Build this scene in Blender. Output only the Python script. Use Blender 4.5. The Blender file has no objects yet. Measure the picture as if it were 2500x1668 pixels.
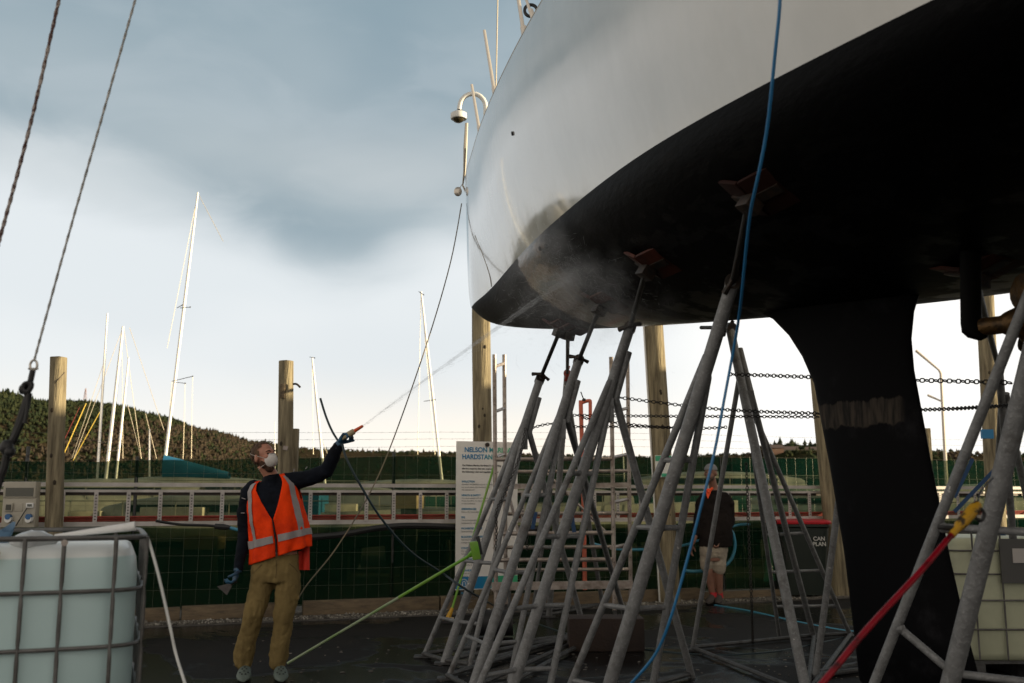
import bpy, bmesh, math, random
from mathutils import Vector, Matrix, noise
from mathutils.bvhtree import BVHTree
random.seed(7)
R = math.radians
sc = bpy.context.scene
COL = sc.collection
# ------------------------------------------------------------------ camera
F = 2431.0; CH = 1.42; TH = R(8.86)
cam_d = bpy.data.cameras.new("camera"); cam = bpy.data.objects.new("camera", cam_d); COL.objects.link(cam)
cam.location = (0, 0, CH); cam.rotation_euler = (R(90) + TH, 0, 0)
cam_d.lens = 35.0; cam_d.sensor_width = 36.0; cam_d.clip_end = 4000; cam_d.clip_start = 0.05
cam_d.dof.use_dof = True; cam_d.dof.focus_distance = 7.6; cam_d.dof.aperture_fstop = 3.2
sc.camera = cam
cT, sT = math.cos(TH), math.sin(TH)
def ray(px, py):
    xc = (px - 1250) / F; yc = (834 - py) / F
    return Vector((xc, cT - yc * sT, sT + yc * cT))
def at(px, py, Y):
    d = ray(px, py); t = Y / d.y
    return Vector((d.x * t, Y, CH + d.z * t))
def gr(px, py, z=0.0):
    d = ray(px, py); t = (z - CH) / d.z
    return Vector((d.x * t, d.y * t, z))
# ------------------------------------------------------------------ world
SUN_EL = R(6.5); SUNV = Vector((0.998, -0.05, math.tan(SUN_EL))).normalized()
w = bpy.data.worlds.new("World"); sc.world = w; w.use_nodes = True
nt = w.node_tree; nt.nodes.clear()
def N(t, **k):
    n = nt.nodes.new(t)
    for a, b in k.items(): setattr(n, a, b)
    return n
def L(a, b): nt.links.new(a, b)
def mth(op, a, b=None, c=None, clamp=False):
    n = N('ShaderNodeMath', operation=op); n.use_clamp = clamp
    for i, v in enumerate((a, b, c)):
        if v is None: continue
        if isinstance(v, (int, float)): n.inputs[i].default_value = v
        else: L(v, n.inputs[i])
    return n.outputs[0]
def sstep(v, lo, hi):
    n = N('ShaderNodeMapRange'); n.interpolation_type = 'SMOOTHSTEP'
    L(v, n.inputs[0]); n.inputs[1].default_value = min(lo, hi); n.inputs[2].default_value = max(lo, hi)
    if lo > hi: n.inputs[3].default_value = 1.0; n.inputs[4].default_value = 0.0
    return n.outputs[0]
def mixc(f, a, b):
    n = N('ShaderNodeMix', data_type='RGBA')
    if isinstance(f, (int, float)): n.inputs[0].default_value = f
    else: L(f, n.inputs[0])
    for i, v in ((6, a), (7, b)):
        if isinstance(v, tuple): n.inputs[i].default_value = (*v, 1)
        else: L(v, n.inputs[i])
    return n.outputs[2]
sky = N('ShaderNodeTexSky'); sky.sky_type = 'NISHITA'; sky.sun_disc = False
sky.sun_elevation = SUN_EL; sky.sun_rotation = math.atan2(SUNV.x, SUNV.y)
sky.air_density = 1.0; sky.dust_density = 1.5
tc = N('ShaderNodeTexCoord')
sep = N('ShaderNodeSeparateXYZ'); L(tc.outputs['Generated'], sep.inputs[0])
el = mth('MULTIPLY', mth('ARCSINE', sep.outputs[2]), 57.2958)
az = mth('MULTIPLY', mth('ARCTAN2', sep.outputs[0], sep.outputs[1]), 57.2958)
comb = N('ShaderNodeCombineXYZ'); L(mth('MULTIPLY', az, 0.035), comb.inputs[0]); L(mth('MULTIPLY', el, 0.085), comb.inputs[1])
def wnoise(scale, det, dist=0.0, rough=0.5):
    n = N('ShaderNodeTexNoise'); L(comb.outputs[0], n.inputs['Vector'])
    n.inputs['Scale'].default_value = scale; n.inputs['Detail'].default_value = det
    n.inputs['Distortion'].default_value = dist; n.inputs['Roughness'].default_value = rough
    return n.outputs[0]
n1 = wnoise(1.4, 3, 0.3, 0.4); n2 = wnoise(3.4, 6, 0.5, 0.5); n3 = wnoise(0.8, 3)
# lower edge of the grey cloud bank, in degrees above the horizon, as a function of azimuth
fc = N('ShaderNodeFloatCurve'); cv = fc.mapping.curves[0]
pts_ = [(-30, 16.0), (-26, 15.6), (-21, 14.7), (-17.5, 13.9), (-15, 12.9), (-12, 11.7), (-9, 11.4), (-6.5, 12.2), (-4, 13.3), (0, 14.0), (10, 13.0), (20, 11.0), (30, 12.0)]
cv.points[0].location = ((pts_[0][0] + 30) / 60, pts_[0][1] / 25); cv.points[1].location = ((pts_[-1][0] + 30) / 60, pts_[-1][1] / 25)
for a_, e_ in pts_[1:-1]: cv.points.new((a_ + 30) / 60, e_ / 25)
fc.mapping.update()
L(mth('MULTIPLY', mth('ADD', az, 30.0), 1 / 60, clamp=True), fc.inputs['Value'])
edge = mth('MULTIPLY', fc.outputs[0], 25.0)
edge = mth('ADD', edge, mth('MULTIPLY', mth('SUBTRACT', n1, 0.5), 2.0))
edge = mth('ADD', edge, mth('MULTIPLY', mth('SUBTRACT', n2, 0.5), 2.4))
dd = mth('SUBTRACT', el, edge)
bank = sstep(dd, -1.0, 4.2)
lowc = mixc(sstep(el, 1.0, 8.0), (1.04, 0.935, 0.80), (0.70, 0.735, 0.76))
lowc = mixc(sstep(el, 6.0, 12.5), lowc, (0.70, 0.74, 0.765))
lowc = mixc(mth('MULTIPLY', sstep(n1, 0.42, 0.62), 0.5), lowc, (0.80, 0.82, 0.83))
lowc = mixc(sstep(az, 4.0, 16.0), lowc, (1.0, 0.98, 0.95))
grey = mixc(sstep(n1, 0.36, 0.64), (0.255, 0.335, 0.385), (0.345, 0.415, 0.455))
grey = mixc(mth('MULTIPLY', sstep(n2, 0.42, 0.66), 0.42), grey, (0.42, 0.48, 0.52))
grey = mixc(mth('MULTIPLY', sstep(el, 21.0, 29.0), 0.45), grey, (0.215, 0.305, 0.36))
cl = mixc(bank, lowc, grey)
# thinner, lighter band across the middle of the bank
st = mth('MULTIPLY', sstep(mth('ABSOLUTE', mth('SUBTRACT', mth('ADD', el, mth('MULTIPLY', n2, 3.0)), 20.0)), 4.0, 0.0), sstep(az, -26.0, -8.0))
cl = mixc(mth('MULTIPLY', st, 0.6), cl, (0.52, 0.555, 0.57))
# light patch where the bank breaks up at its left end
cl = mixc(mth('MULTIPLY', mth('MULTIPLY', sstep(mth('ABSOLUTE', mth('SUBTRACT', dd, 1.8)), 2.6, 0.4), sstep(az, -15.0, -24.0)), 0.65), cl, (0.60, 0.64, 0.66))
skyk = N('ShaderNodeMix', data_type='RGBA'); skyk.blend_type = 'MULTIPLY'; skyk.inputs[0].default_value = 1.0
L(sky.outputs[0], skyk.inputs[6]); skyk.inputs[7].default_value = (0.09, 0.09, 0.09, 1)
fin = mixc(0.88, skyk.outputs[2], cl)
# thick cloud overhead, out of view, is darker than the band over the horizon
fin = mixc(sstep(el, 27.0, 46.0), fin, (0.12, 0.125, 0.13))
# ground side of the sky stays dim
# the cloud behind the camera and to either side is a plain warm grey
fin = mixc(mth('MULTIPLY', sstep(mth('ABSOLUTE', az), 40.0, 80.0), sstep(el, 58.0, 28.0)), fin, (0.80, 0.73, 0.64))
bg = N('ShaderNodeBackground'); L(fin, bg.inputs[0]); bg.inputs[1].default_value = 0.62
wo = N('ShaderNodeOutputWorld'); L(bg.outputs[0], wo.inputs[0])
# ------------------------------------------------------------------ sun
sd = bpy.data.lights.new("sun", 'SUN'); so = bpy.data.objects.new("sun", sd); COL.objects.link(so)
sd.energy = 5.0; sd.angle = R(0.6); sd.color = (1.0, 0.82, 0.52)
so.rotation_euler = SUNV.to_track_quat('Z', 'Y').to_euler(); so.location = (30, -20, 20)
sc.view_settings.view_transform = 'Standard'; sc.view_settings.look = 'None'
sc.view_settings.exposure = 1.0; sc.view_settings.gamma = 1.0
# ================================================================== helpers
def tag(o, label=None, cat=None, group=None, kind=None):
    if label: o['label'] = label
    if cat: o['category'] = cat
    if group: o['group'] = group
    if kind: o['kind'] = kind
    return o
def thing(name, loc, label, cat, group=None):
    o = bpy.data.objects.new(name, None); o.empty_display_size = 0.2; COL.objects.link(o)
    o.location = loc; return tag(o, label, cat, group)
def root_of(o):
    while o.parent: o = o.parent
    return o
def link_mesh(name, me, mat, parent=None, smooth=None):
    """me in world coordinates; becomes a child of parent or a top-level object with its origin at its base"""
    o = bpy.data.objects.new(name, me); COL.objects.link(o)
    if mat is not None:
        for m in (mat if isinstance(mat, (list, tuple)) else [mat]): me.materials.append(m)
    if parent is not None:
        off = root_of(parent).location.copy(); me.transform(Matrix.Translation(-off)); o.parent = parent
    else:
        xs = [v.co.x for v in me.vertices]; ys = [v.co.y for v in me.vertices]; zs = [v.co.z for v in me.vertices]
        b = Vector(((min(xs) + max(xs)) / 2, (min(ys) + max(ys)) / 2, min(zs)))
        me.transform(Matrix.Translation(-b)); o.location = b
    if smooth is not None: smooth_by(me, smooth)
    return o
def smooth_by(me, ang=40):
    me.polygons.foreach_set('use_smooth', [True] * len(me.polygons))
    if ang < 180:
        bm = bmesh.new(); bm.from_mesh(me)
        for e in bm.edges:
            if len(e.link_faces) == 2 and e.calc_face_angle(0) > R(ang): e.smooth = False
        bm.to_mesh(me); bm.free()
class MB:
    def __init__(s): s.v = []; s.f = []; s.m = []
    def add(s, vs, fs, mi=0):
        b = len(s.v); s.v += [Vector(v) for v in vs]; s.f += [tuple(b + i for i in f) for f in fs]; s.m += [mi] * len(fs); return s
    def box(s, c, size, rot=None, mi=0, bev=0.0):
        c = Vector(c); sx, sy, sz = [q / 2 for q in size]
        rot = rot or Matrix.Identity(3)
        if bev > 0:
            bm = bmesh.new(); bmesh.ops.create_cube(bm, size=1)
            for v in bm.verts: v.co = Vector((v.co.x * size[0], v.co.y * size[1], v.co.z * size[2]))
            bmesh.ops.bevel(bm, geom=list(bm.edges), offset=bev, segments=2, affect='EDGES', profile=0.6)
            vs = [c + rot @ v.co for v in bm.verts]; bm.verts.index_update()
            fs = [[v.index for v in f.verts] for f in bm.faces]; bm.free(); return s.add(vs, fs, mi)
        vs = [c + rot @ Vector((x, y, z)) for x in (-sx, sx) for y in (-sy, sy) for z in (-sz, sz)]
        return s.add(vs, [(0, 1, 3, 2), (4, 6, 7, 5), (0, 4, 5, 1), (2, 3, 7, 6), (0, 2, 6, 4), (1, 5, 7, 3)], mi)
    def bar(s, a, b, wd, th, up=(0, 0, 1), mi=0):
        a = Vector(a); b = Vector(b); d = b - a; l = d.length; d.normalize()
        u = Vector(up); x = d.cross(u)
        if x.length < 1e-4: x = d.cross(Vector((1, 0, 0)))
        x.normalize(); y = x.cross(d)
        rot = Matrix((x, d, y)).transposed()
        return s.box((a + b) / 2, (wd, l, th), rot, mi)
    def tube(s, pts, r, n=8, cap=True, mi=0, sq=1.0):
        pts = [Vector(p) for p in pts]; k = len(pts)
        rs = r if isinstance(r, (list, tuple)) else [r] * k
        t0 = (pts[1] - pts[0]).normalized()
        u = t0.cross(Vector((0, 0, 1)))
        if u.length < 0.05: u = t0.cross(Vector((0, 1, 0)))
        u.normalize(); vs = []
        for i, p in enumerate(pts):
            t = (pts[min(i + 1, k - 1)] - pts[max(i - 1, 0)]).normalized()
            u = (u - t * u.dot(t))
            if u.length < 1e-5: u = t.orthogonal()
            u.normalize(); v = t.cross(u)
            for j in range(n):
                a = 2 * math.pi * j / n
                vs.append(p + (u * math.cos(a) + v * math.sin(a) * sq) * rs[i])
        fs = []
        for i in range(k - 1):
            for j in range(n):
                fs.append((i * n + j, i * n + (j + 1) % n, (i + 1) * n + (j + 1) % n, (i + 1) * n + j))
        if cap: fs.append(tuple(range(n - 1, -1, -1))); fs.append(tuple((k - 1) * n + j for j in range(n)))
        return s.add(vs, fs, mi)
    def ball(s, c, r, nu=12, nv=8, rot=None, mi=0):
        c = Vector(c); r = Vector(r) if isinstance(r, (tuple, list, Vector)) else Vector((r, r, r)); rot = rot or Matrix.Identity(3)
        vs = [c + rot @ Vector((0, 0, r.z))]
        for i in range(1, nv):
            th = math.pi * i / nv
            for j in range(nu):
                a = 2 * math.pi * j / nu
                vs.append(c + rot @ Vector((r.x * math.sin(th) * math.cos(a), r.y * math.sin(th) * math.sin(a), r.z * math.cos(th))))
        vs.append(c + rot @ Vector((0, 0, -r.z)))
        fs = [(0, 1 + j, 1 + (j + 1) % nu) for j in range(nu)]
        for i in range(nv - 2):
            for j in range(nu):
                a = 1 + i * nu
                fs.append((a + j, a + nu + j, a + nu + (j + 1) % nu, a + (j + 1) % nu))
        e = len(vs) - 1; a = 1 + (nv - 2) * nu
        fs += [(e, a + (j + 1) % nu, a + j) for j in range(nu)]
        return s.add(vs, fs, mi)
    def grid(s, rows, closed=False, mi=0, flip=False):
        n = len(rows[0]); vs = [p for r_ in rows for p in r_]; fs = []
        for i in range(len(rows) - 1):
            for j in range(n if closed else n - 1):
                q = (i * n + j, i * n + (j + 1) % n, (i + 1) * n + (j + 1) % n, (i + 1) * n + j)
                fs.append(q[::-1] if flip else q)
        return s.add(vs, fs, mi)
    def mesh(s, name='mesh'):
        me = bpy.data.meshes.new(name); me.from_pydata([tuple(v) for v in s.v], [], s.f)
        me.polygons.foreach_set('material_index', s.m); me.update(); return me
    def build(s, name, mat, parent=None, smooth=40):
        return link_mesh(name, s.mesh(name), mat, parent, smooth)
def bez(pts, n=8):
    """Catmull-Rom through points"""
    pts = [Vector(p) for p in pts]; out = []
    for i in range(len(pts) - 1):
        p0 = pts[max(i - 1, 0)]; p1 = pts[i]; p2 = pts[i + 1]; p3 = pts[min(i + 2, len(pts) - 1)]
        for k in range(n):
            t = k / n
            out.append(0.5 * ((2 * p1) + (-p0 + p2) * t + (2 * p0 - 5 * p1 + 4 * p2 - p3) * t * t + (-p0 + 3 * p1 - 3 * p2 + p3) * t ** 3))
    out.append(pts[-1]); return out
def interp(x, tab):
    tab = sorted(tab)
    if x <= tab[0][0]: return tab[0][1]
    for (a, b), (c, d) in zip(tab, tab[1:]):
        if x <= c: return b + (d - b) * (x - a) / (c - a)
    return tab[-1][1]
def sinterp(x, tab):
    """smooth (monotone-ish catmull) interpolation"""
    tab = sorted(tab); n = len(tab)
    if x <= tab[0][0]: return tab[0][1]
    if x >= tab[-1][0]: return tab[-1][1]
    for i in range(n - 1):
        if x <= tab[i + 1][0]: break
    x0, y0 = tab[i]; x1, y1 = tab[i + 1]; h = x1 - x0
    def sl(k):
        if k <= 0: return (tab[1][1] - tab[0][1]) / (tab[1][0] - tab[0][0])
        if k >= n - 1: return (tab[-1][1] - tab[-2][1]) / (tab[-1][0] - tab[-2][0])
        a = (tab[k][1] - tab[k - 1][1]) / (tab[k][0] - tab[k - 1][0]); b = (tab[k + 1][1] - tab[k][1]) / (tab[k + 1][0] - tab[k][0])
        return 0 if a * b <= 0 else 2 * a * b / (a + b)
    t = (x - x0) / h; m0 = sl(i) * h; m1 = sl(i + 1) * h
    return (2 * t ** 3 - 3 * t * t + 1) * y0 + (t ** 3 - 2 * t * t + t) * m0 + (-2 * t ** 3 + 3 * t * t) * y1 + (t ** 3 - t * t) * m1
def remesh(me, voxel, smooth_it=2, factor=0.6):
    o = bpy.data.objects.new('tmp', me); COL.objects.link(o)
    m = o.modifiers.new('r', 'REMESH'); m.mode = 'VOXEL'; m.voxel_size = voxel; m.use_smooth_shade = True
    if smooth_it:
        s_ = o.modifiers.new('s', 'SMOOTH'); s_.iterations = smooth_it; s_.factor = factor
    dg = bpy.context.evaluated_depsgraph_get(); dg.update()
    out = bpy.data.meshes.new_from_object(o.evaluated_get(dg))
    bpy.data.objects.remove(o); out.polygons.foreach_set('use_smooth', [True] * len(out.polygons)); return out
def wrinkle(me, amp, freq, stretch=(1, 1, 1), seed=0):
    co = []
    ns = [v.normal.copy() for v in me.vertices]
    for v, nn in zip(me.vertices, ns):
        p = Vector((v.co.x * stretch[0], v.co.y * stretch[1], v.co.z * stretch[2])) * freq + Vector((seed, seed * 2, 0))
        q = noise.noise(p) * 0.7 + (abs(noise.noise(p * 1.9)) - 0.25) * 0.8
        v.co += nn * (q * amp)
    me.update(); return me
# ================================================================== materials
MATS = {}
def pm(name, col, rough=0.6, metal=0.0, var=None, vscale=6.0, bump=0.0, bscale=40.0, coord='Object', spec=0.5, stretch=(1, 1, 1), rvar=0.0, det=5, vlo=0.35, vhi=0.65, alpha=None):
    if name in MATS: return MATS[name]
    m = bpy.data.materials.new(name); m.use_nodes = True; t = m.node_tree; b = t.nodes['Principled BSDF']
    b.inputs['Base Color'].default_value = (*col, 1); b.inputs['Roughness'].default_value = rough
    b.inputs['Metallic'].default_value = metal; b.inputs['Specular IOR Level'].default_value = spec
    if var is not None or bump or rvar:
        tcn = t.nodes.new('ShaderNodeTexCoord'); mp = t.nodes.new('ShaderNodeMapping'); mp.inputs['Scale'].default_value = stretch
        t.links.new(tcn.outputs[coord], mp.inputs[0])
        no = t.nodes.new('ShaderNodeTexNoise'); no.inputs['Scale'].default_value = vscale; no.inputs['Detail'].default_value = det
        no.inputs['Roughness'].default_value = 0.6
        t.links.new(mp.outputs[0], no.inputs['Vector'])
        mr = t.nodes.new('ShaderNodeMapRange'); mr.inputs[1].default_value = vlo; mr.inputs[2].default_value = vhi
        t.links.new(no.outputs[0], mr.inputs[0])
        if var is not None:
            mx = t.nodes.new('ShaderNodeMix'); mx.data_type = 'RGBA'; mx.inputs[6].default_value = (*col, 1); mx.inputs[7].default_value = (*var, 1)
            t.links.new(mr.outputs[0], mx.inputs[0]); t.links.new(mx.outputs[2], b.inputs['Base Color'])
        if rvar:
            r2 = t.nodes.new('ShaderNodeMapRange'); r2.inputs[1].default_value = vlo; r2.inputs[2].default_value = vhi
            r2.inputs[3].default_value = rough; r2.inputs[4].default_value = max(0.02, rough + rvar)
            t.links.new(no.outputs[0], r2.inputs[0]); t.links.new(r2.outputs[0], b.inputs['Roughness'])
        if bump:
            nb = t.nodes.new('ShaderNodeTexNoise'); nb.inputs['Scale'].default_value = bscale; nb.inputs['Detail'].default_value = 4
            t.links.new(mp.outputs[0], nb.inputs['Vector'])
            bp = t.nodes.new('ShaderNodeBump'); bp.inputs['Strength'].default_value = bump; bp.inputs['Distance'].default_value = 0.02
            t.links.new(nb.outputs[0], bp.inputs['Height']); t.links.new(bp.outputs[0], b.inputs['Normal'])
    MATS[name] = m; return m
galv = pm('galvanised_steel', (0.235, 0.24, 0.245), 0.6, 0.2, var=(0.14, 0.142, 0.146), vscale=16, bump=0.25, bscale=60, det=8, vlo=0.3, vhi=0.7)
g_t = galv.node_tree; g_b = g_t.nodes['Principled BSDF']; g_src = [n for n in g_t.nodes if n.type == 'TEX_COORD'][0].outputs['Object']
def g_noise(scale, det, ro):
    n = g_t.nodes.new('ShaderNodeTexNoise'); n.inputs['Scale'].default_value = scale; n.inputs['Detail'].default_value = det; n.inputs['Roughness'].default_value = ro; g_t.links.new(g_src, n.inputs['Vector']); return n.outputs[0]
def g_mix(fac_src, lo, hi, amt, col):
    old = g_b.inputs['Base Color'].links[0].from_socket; mr = g_t.nodes.new('ShaderNodeMapRange'); mr.inputs[1].default_value = lo; mr.inputs[2].default_value = hi; mr.inputs[4].default_value = amt
    g_t.links.new(fac_src, mr.inputs[0]); mx = g_t.nodes.new('ShaderNodeMix'); mx.data_type = 'RGBA'; g_t.links.new(mr.outputs[0], mx.inputs[0]); g_t.links.new(old, mx.inputs[6]); mx.inputs[7].default_value = (*col, 1); g_t.links.new(mx.outputs[2], g_b.inputs['Base Color'])
g_mix(g_noise(60, 3, .5), 0.56, 0.66, 0.4, (0.34, 0.345, 0.35))      # zinc spangle
g_mix(g_noise(5.5, 7, .7), 0.57, 0.68, 0.65, (0.055, 0.045, 0.038))  # grime
g_mix(g_noise(9.0, 8, .75), 0.665, 0.70, 0.8, (0.16, 0.065, 0.03))   # rust
g_mix(g_noise(13.0, 5, .6), 0.70, 0.71, 0.9, (0.50, 0.50, 0.48))     # paint splashes
galv_dark = pm('dull_galvanised_steel', (0.10, 0.105, 0.11), 0.6, 0.3, var=(0.045, 0.042, 0.04), vscale=14, bump=0.25, bscale=60)
alu = pm('aluminium', (0.42, 0.37, 0.34), 0.42, 0.45, var=(0.20, 0.16, 0.14), vscale=9, bump=0.1)
traym = pm('tray_steel', (0.56, 0.52, 0.50), 0.55, 0.1, var=(0.40, 0.37, 0.35), vscale=5)
blk = pm('black_rubber', (0.012, 0.012, 0.013), 0.55)
blkmetal = pm('black_steel', (0.02, 0.019, 0.018), 0.5, 0.4, var=(0.05, 0.03, 0.02), vscale=30)
wood_pole = pm('weathered_pole', (0.33, 0.28, 0.185), 0.85, spec=.1, var=(0.12, 0.10, 0.068), vscale=3, bump=0.7, bscale=10, stretch=(7, 7, 0.6), det=8)
sleeper_m = pm('sleeper_timber', (0.19, 0.14, 0.085), 0.85, var=(0.10, 0.075, 0.05), vscale=3, bump=0.4, bscale=8, stretch=(0.8, 5, 8))
plym = pm('pad_plywood', (0.085, 0.024, 0.014), 0.6, spec=.2, var=(0.035, 0.012, 0.009), vscale=8, bump=0.2)
redm = pm('red_plastic', (0.32, 0.05, 0.035), 0.45, var=(0.2, 0.03, 0.02), vscale=4)
redpipe = pm('red_pole', (0.24, 0.002, 0.011), 0.3, var=(0.04, 0.004, 0.005), vscale=16, vlo=0.52, vhi=0.7)
brightred = pm('red_lid', (0.42, 0.012, 0.02), 0.35)
lime = pm('lime_plastic', (0.12, 0.36, 0.015), 0.45, var=(0.20, 0.34, 0.06), vscale=6)
whitep = pm('white_plastic', (0.72, 0.72, 0.70), 0.4)
paleboard = pm('white_board', (0.82, 0.80, 0.77), 0.45, var=(0.74, 0.72, 0.69), vscale=2)
bluehose = pm('blue_hose', (0.02, 0.16, 0.36), 0.4)
tealhose = pm('teal_hose', (0.010, 0.028, 0.036), 0.45)
cyanhose = pm('cyan_hose', (0.05, 0.24, 0.36), 0.4)
yel = pm('yellow_tape', (0.48, 0.26, 0.015), 0.5, var=(0.03, 0.02, 0.01), vscale=28, vlo=0.5, vhi=0.6)
orangep = pm('coral_pipe', (0.62, 0.14, 0.08), 0.5, var=(0.5, 0.12, 0.07), vscale=5)
whitemast = pm('mast_paint', (0.90, 0.88, 0.84), 0.35)
glass_dark = pm('dark_glass', (0.02, 0.02, 0.025), 0.1)
chain_m = pm('chain_steel', (0.035, 0.032, 0.03), 0.5, 0.6)
rope_pale = pm('pale_rope', (0.55, 0.53, 0.50), 0.85, var=(0.24, 0.24, 0.23), vscale=110, vlo=0.4, vhi=0.6)
rope_red = pm('flecked_rope', (0.45, 0.40, 0.37), 0.85, var=(0.10, 0.05, 0.045), vscale=70, vlo=0.42, vhi=0.56)
cream = pm('cream_rope', (0.55, 0.50, 0.42), 0.8)
beige = pm('beige_plastic', (0.42, 0.39, 0.32), 0.5, var=(0.36, 0.33, 0.27), vscale=5)
blue_ink = pm('blue_ink', (0.012, 0.20, 0.38), 0.5); green_ink = pm('green_ink', (0.05, 0.38, 0.22), 0.5); grey_ink = pm('grey_ink', (0.20, 0.20, 0.20), 0.6)
# ================================================================== ground
def rnd(a, b): return random.uniform(a, b)
EDGE = lambda x: 12.75 + 0.365 * x        # edge of the asphalt; the rail and the fence run parallel behind it
FD = Vector((1, 0.365, 0)).normalized(); FN = Vector((-0.365, 1, 0)).normalized()   # along the fence / away from the camera
def fence_pt(px, off, z=0.0, py=None):
    """point on the line parallel to the asphalt edge, off metres behind it, seen at column px"""
    d = ray(px, py if py is not None else 1213); k = d.x / d.y
    y0 = 12.75 + off * math.sqrt(1 + 0.365 ** 2)
    Y = y0 / (1 - 0.365 * k); return Vector((k * Y, Y, z))
am = bpy.data.materials.new('asphalt'); am.use_nodes = True; t = am.node_tree; b = t.nodes['Principled BSDF']
tcn = t.nodes.new('ShaderNodeTexCoord')
def tn(t, src, scale, det=5, rough=0.6, dist=0.0):
    n = t.nodes.new('ShaderNodeTexNoise'); n.inputs['Scale'].default_value = scale; n.inputs['Detail'].default_value = det; n.inputs['Roughness'].default_value = rough
    n.inputs['Distortion'].default_value = dist; t.links.new(src, n.inputs['Vector']); return n.outputs[0]
def tmr(t, v, a, b_, c, d, sm=True):
    n = t.nodes.new('ShaderNodeMapRange'); n.interpolation_type = 'SMOOTHSTEP' if sm else 'LINEAR'; t.links.new(v, n.inputs[0])
    if a > b_: a, b_, c, d = b_, a, d, c
    for i, q in enumerate((a, b_, c, d)): n.inputs[i + 1].default_value = q
    return n.outputs[0]
def tmix(t, f, a, b_):
    n = t.nodes.new('ShaderNodeMix'); n.data_type = 'RGBA'
    if isinstance(f, float): n.inputs[0].default_value = f
    else: t.links.new(f, n.inputs[0])
    for i, v in ((6, a), (7, b_)):
        if isinstance(v, tuple): n.inputs[i].default_value = (*v, 1)
        else: t.links.new(v, n.inputs[i])
    return n.outputs[2]
src = tcn.outputs['Object']
wet = tmr(t, tn(t, src, 0.55, 4, 0.6, 0.6), 0.44, 0.56, 0, 1)
c = tmix(t, tmr(t, tn(t, src, 260, 3), 0.4, 0.65, 0, 1), (0.012, 0.0115, 0.011), (0.026, 0.024, 0.023))
c = tmix(t, tmr(t, tn(t, src, 2.3, 6, 0.7), 0.50, 0.68, 0, 0.6), c, (0.028, 0.023, 0.020))
c = tmix(t, tmr(t, tn(t, src, 9, 3, 0.5), 0.66, 0.70, 0, 0.9), c, (0.008, 0.008, 0.008))
c = tmix(t, tmr(t, tn(t, src, 55, 2, 0.5), 0.70, 0.72, 0, 0.9), c, (0.10, 0.095, 0.088))
c = tmix(t, wet, c, (0.006, 0.006, 0.006))
t.links.new(c, b.inputs['Base Color']); t.links.new(tmr(t, wet, 0, 1, 0.75, 0.14), b.inputs['Roughness'])
bp = t.nodes.new('ShaderNodeBump'); bp.inputs['Distance'].default_value = 0.004; t.links.new(tmr(t, wet, 0, 1, 0.8, 0.25), bp.inputs['Strength'])
t.links.new(tn(t, src, 170, 3), bp.inputs['Height']); t.links.new(bp.outputs[0], b.inputs['Normal'])
b.inputs['Specular IOR Level'].default_value = 0.14
gravm = pm('gravel_ground', (0.20, 0.18, 0.15), 0.95, var=(0.07, 0.06, 0.05), vscale=28, bump=1.0, bscale=45, det=8)
earth = pm('yard_earth', (0.12, 0.11, 0.085), 0.95, var=(0.08, 0.085, 0.05), vscale=0.4, bump=0.3)
bgm = MB(); bgm.box((0, 900, -0.55), (3600, 2400, 1.0)); g = bgm.build('ground', earth); tag(g, kind='structure')
a0 = MB()
q = [(-30, -30), (30, -30), (30, EDGE(30)), (-30, EDGE(-30))]
a0.grid([[Vector((x, -30 + (EDGE(x) + 30) * k / 20, 0.0)) for x in range(-30, 31, 3)] for k in range(21)], flip=False)
me_a = a0.mesh('pavement'); ao = link_mesh('pavement', me_a, am); tag(ao, kind='structure')
gs = MB(); gs.grid([[Vector((x, EDGE(x) + dy, 0.0 + 0.0 * dy + (0.02 if 0 < dy < 1.4 else 0.0) - 0.002 + 0.025 * noise.noise(Vector((x * 3, dy * 6, 0))))) for x in [i * 0.25 for i in range(-90, 100)]] for dy in (0.0, 0.08, 0.16, 0.25, 0.4, 0.8, 1.4, 2.2, 3.0)])
o = gs.build('gravel_strip', gravm); tag(o, kind='structure')
ks = MB(); ks.grid([[Vector((x, EDGE(x) + dy, z)) for x in [i * .5 for i in range(-30, 40)]] for dy, z in ((-.03, .0), (-.03, .012), (.03, .012), (.03, -.02))]); tag(ks.build('kerb_strip', pm('concrete_edge', (.12, .11, .10), .9, var=(.06, .055, .05), vscale=7)), kind='structure')
st_ = MB()
for i in range(5200):
    x = rnd(-7, 10); dy = rnd(-0.03, 0.34) if random.random() < 0.8 else rnd(0.3, 0.9); s = rnd(0.005, 0.016) if random.random() < 0.93 else rnd(0.016, 0.032)
    c_ = Vector((x, EDGE(x) + dy, 0.018 + s * 0.3)); rm = Matrix.Rotation(rnd(0, 6), 3, 'Z') @ Matrix.Rotation(rnd(0, 6), 3, 'X')
    pts = [(1, 0, 0), (-1, .1, 0), (0, .8, .1), (0.1, -.9, 0), (0, 0, .7), (.1, .1, -.7)]
    st_.add([c_ + rm @ (Vector(p) * s * rnd(0.8, 1.2)) for p in pts], [(0, 2, 4), (2, 1, 4), (1, 3, 4), (3, 0, 4), (2, 0, 5), (1, 2, 5), (3, 1, 5), (0, 3, 5)], i % 3)
stm = [pm('stone_pale', (0.34, 0.32, 0.28), 0.9), pm('stone_mid', (0.18, 0.165, 0.14), 0.9), pm('stone_dark', (0.07, 0.065, 0.055), 0.9)]
o = st_.build('gravel', stm, smooth=1); tag(o, 'loose gravel along the edge of the asphalt below the fence', 'gravel', kind='stuff')
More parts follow.
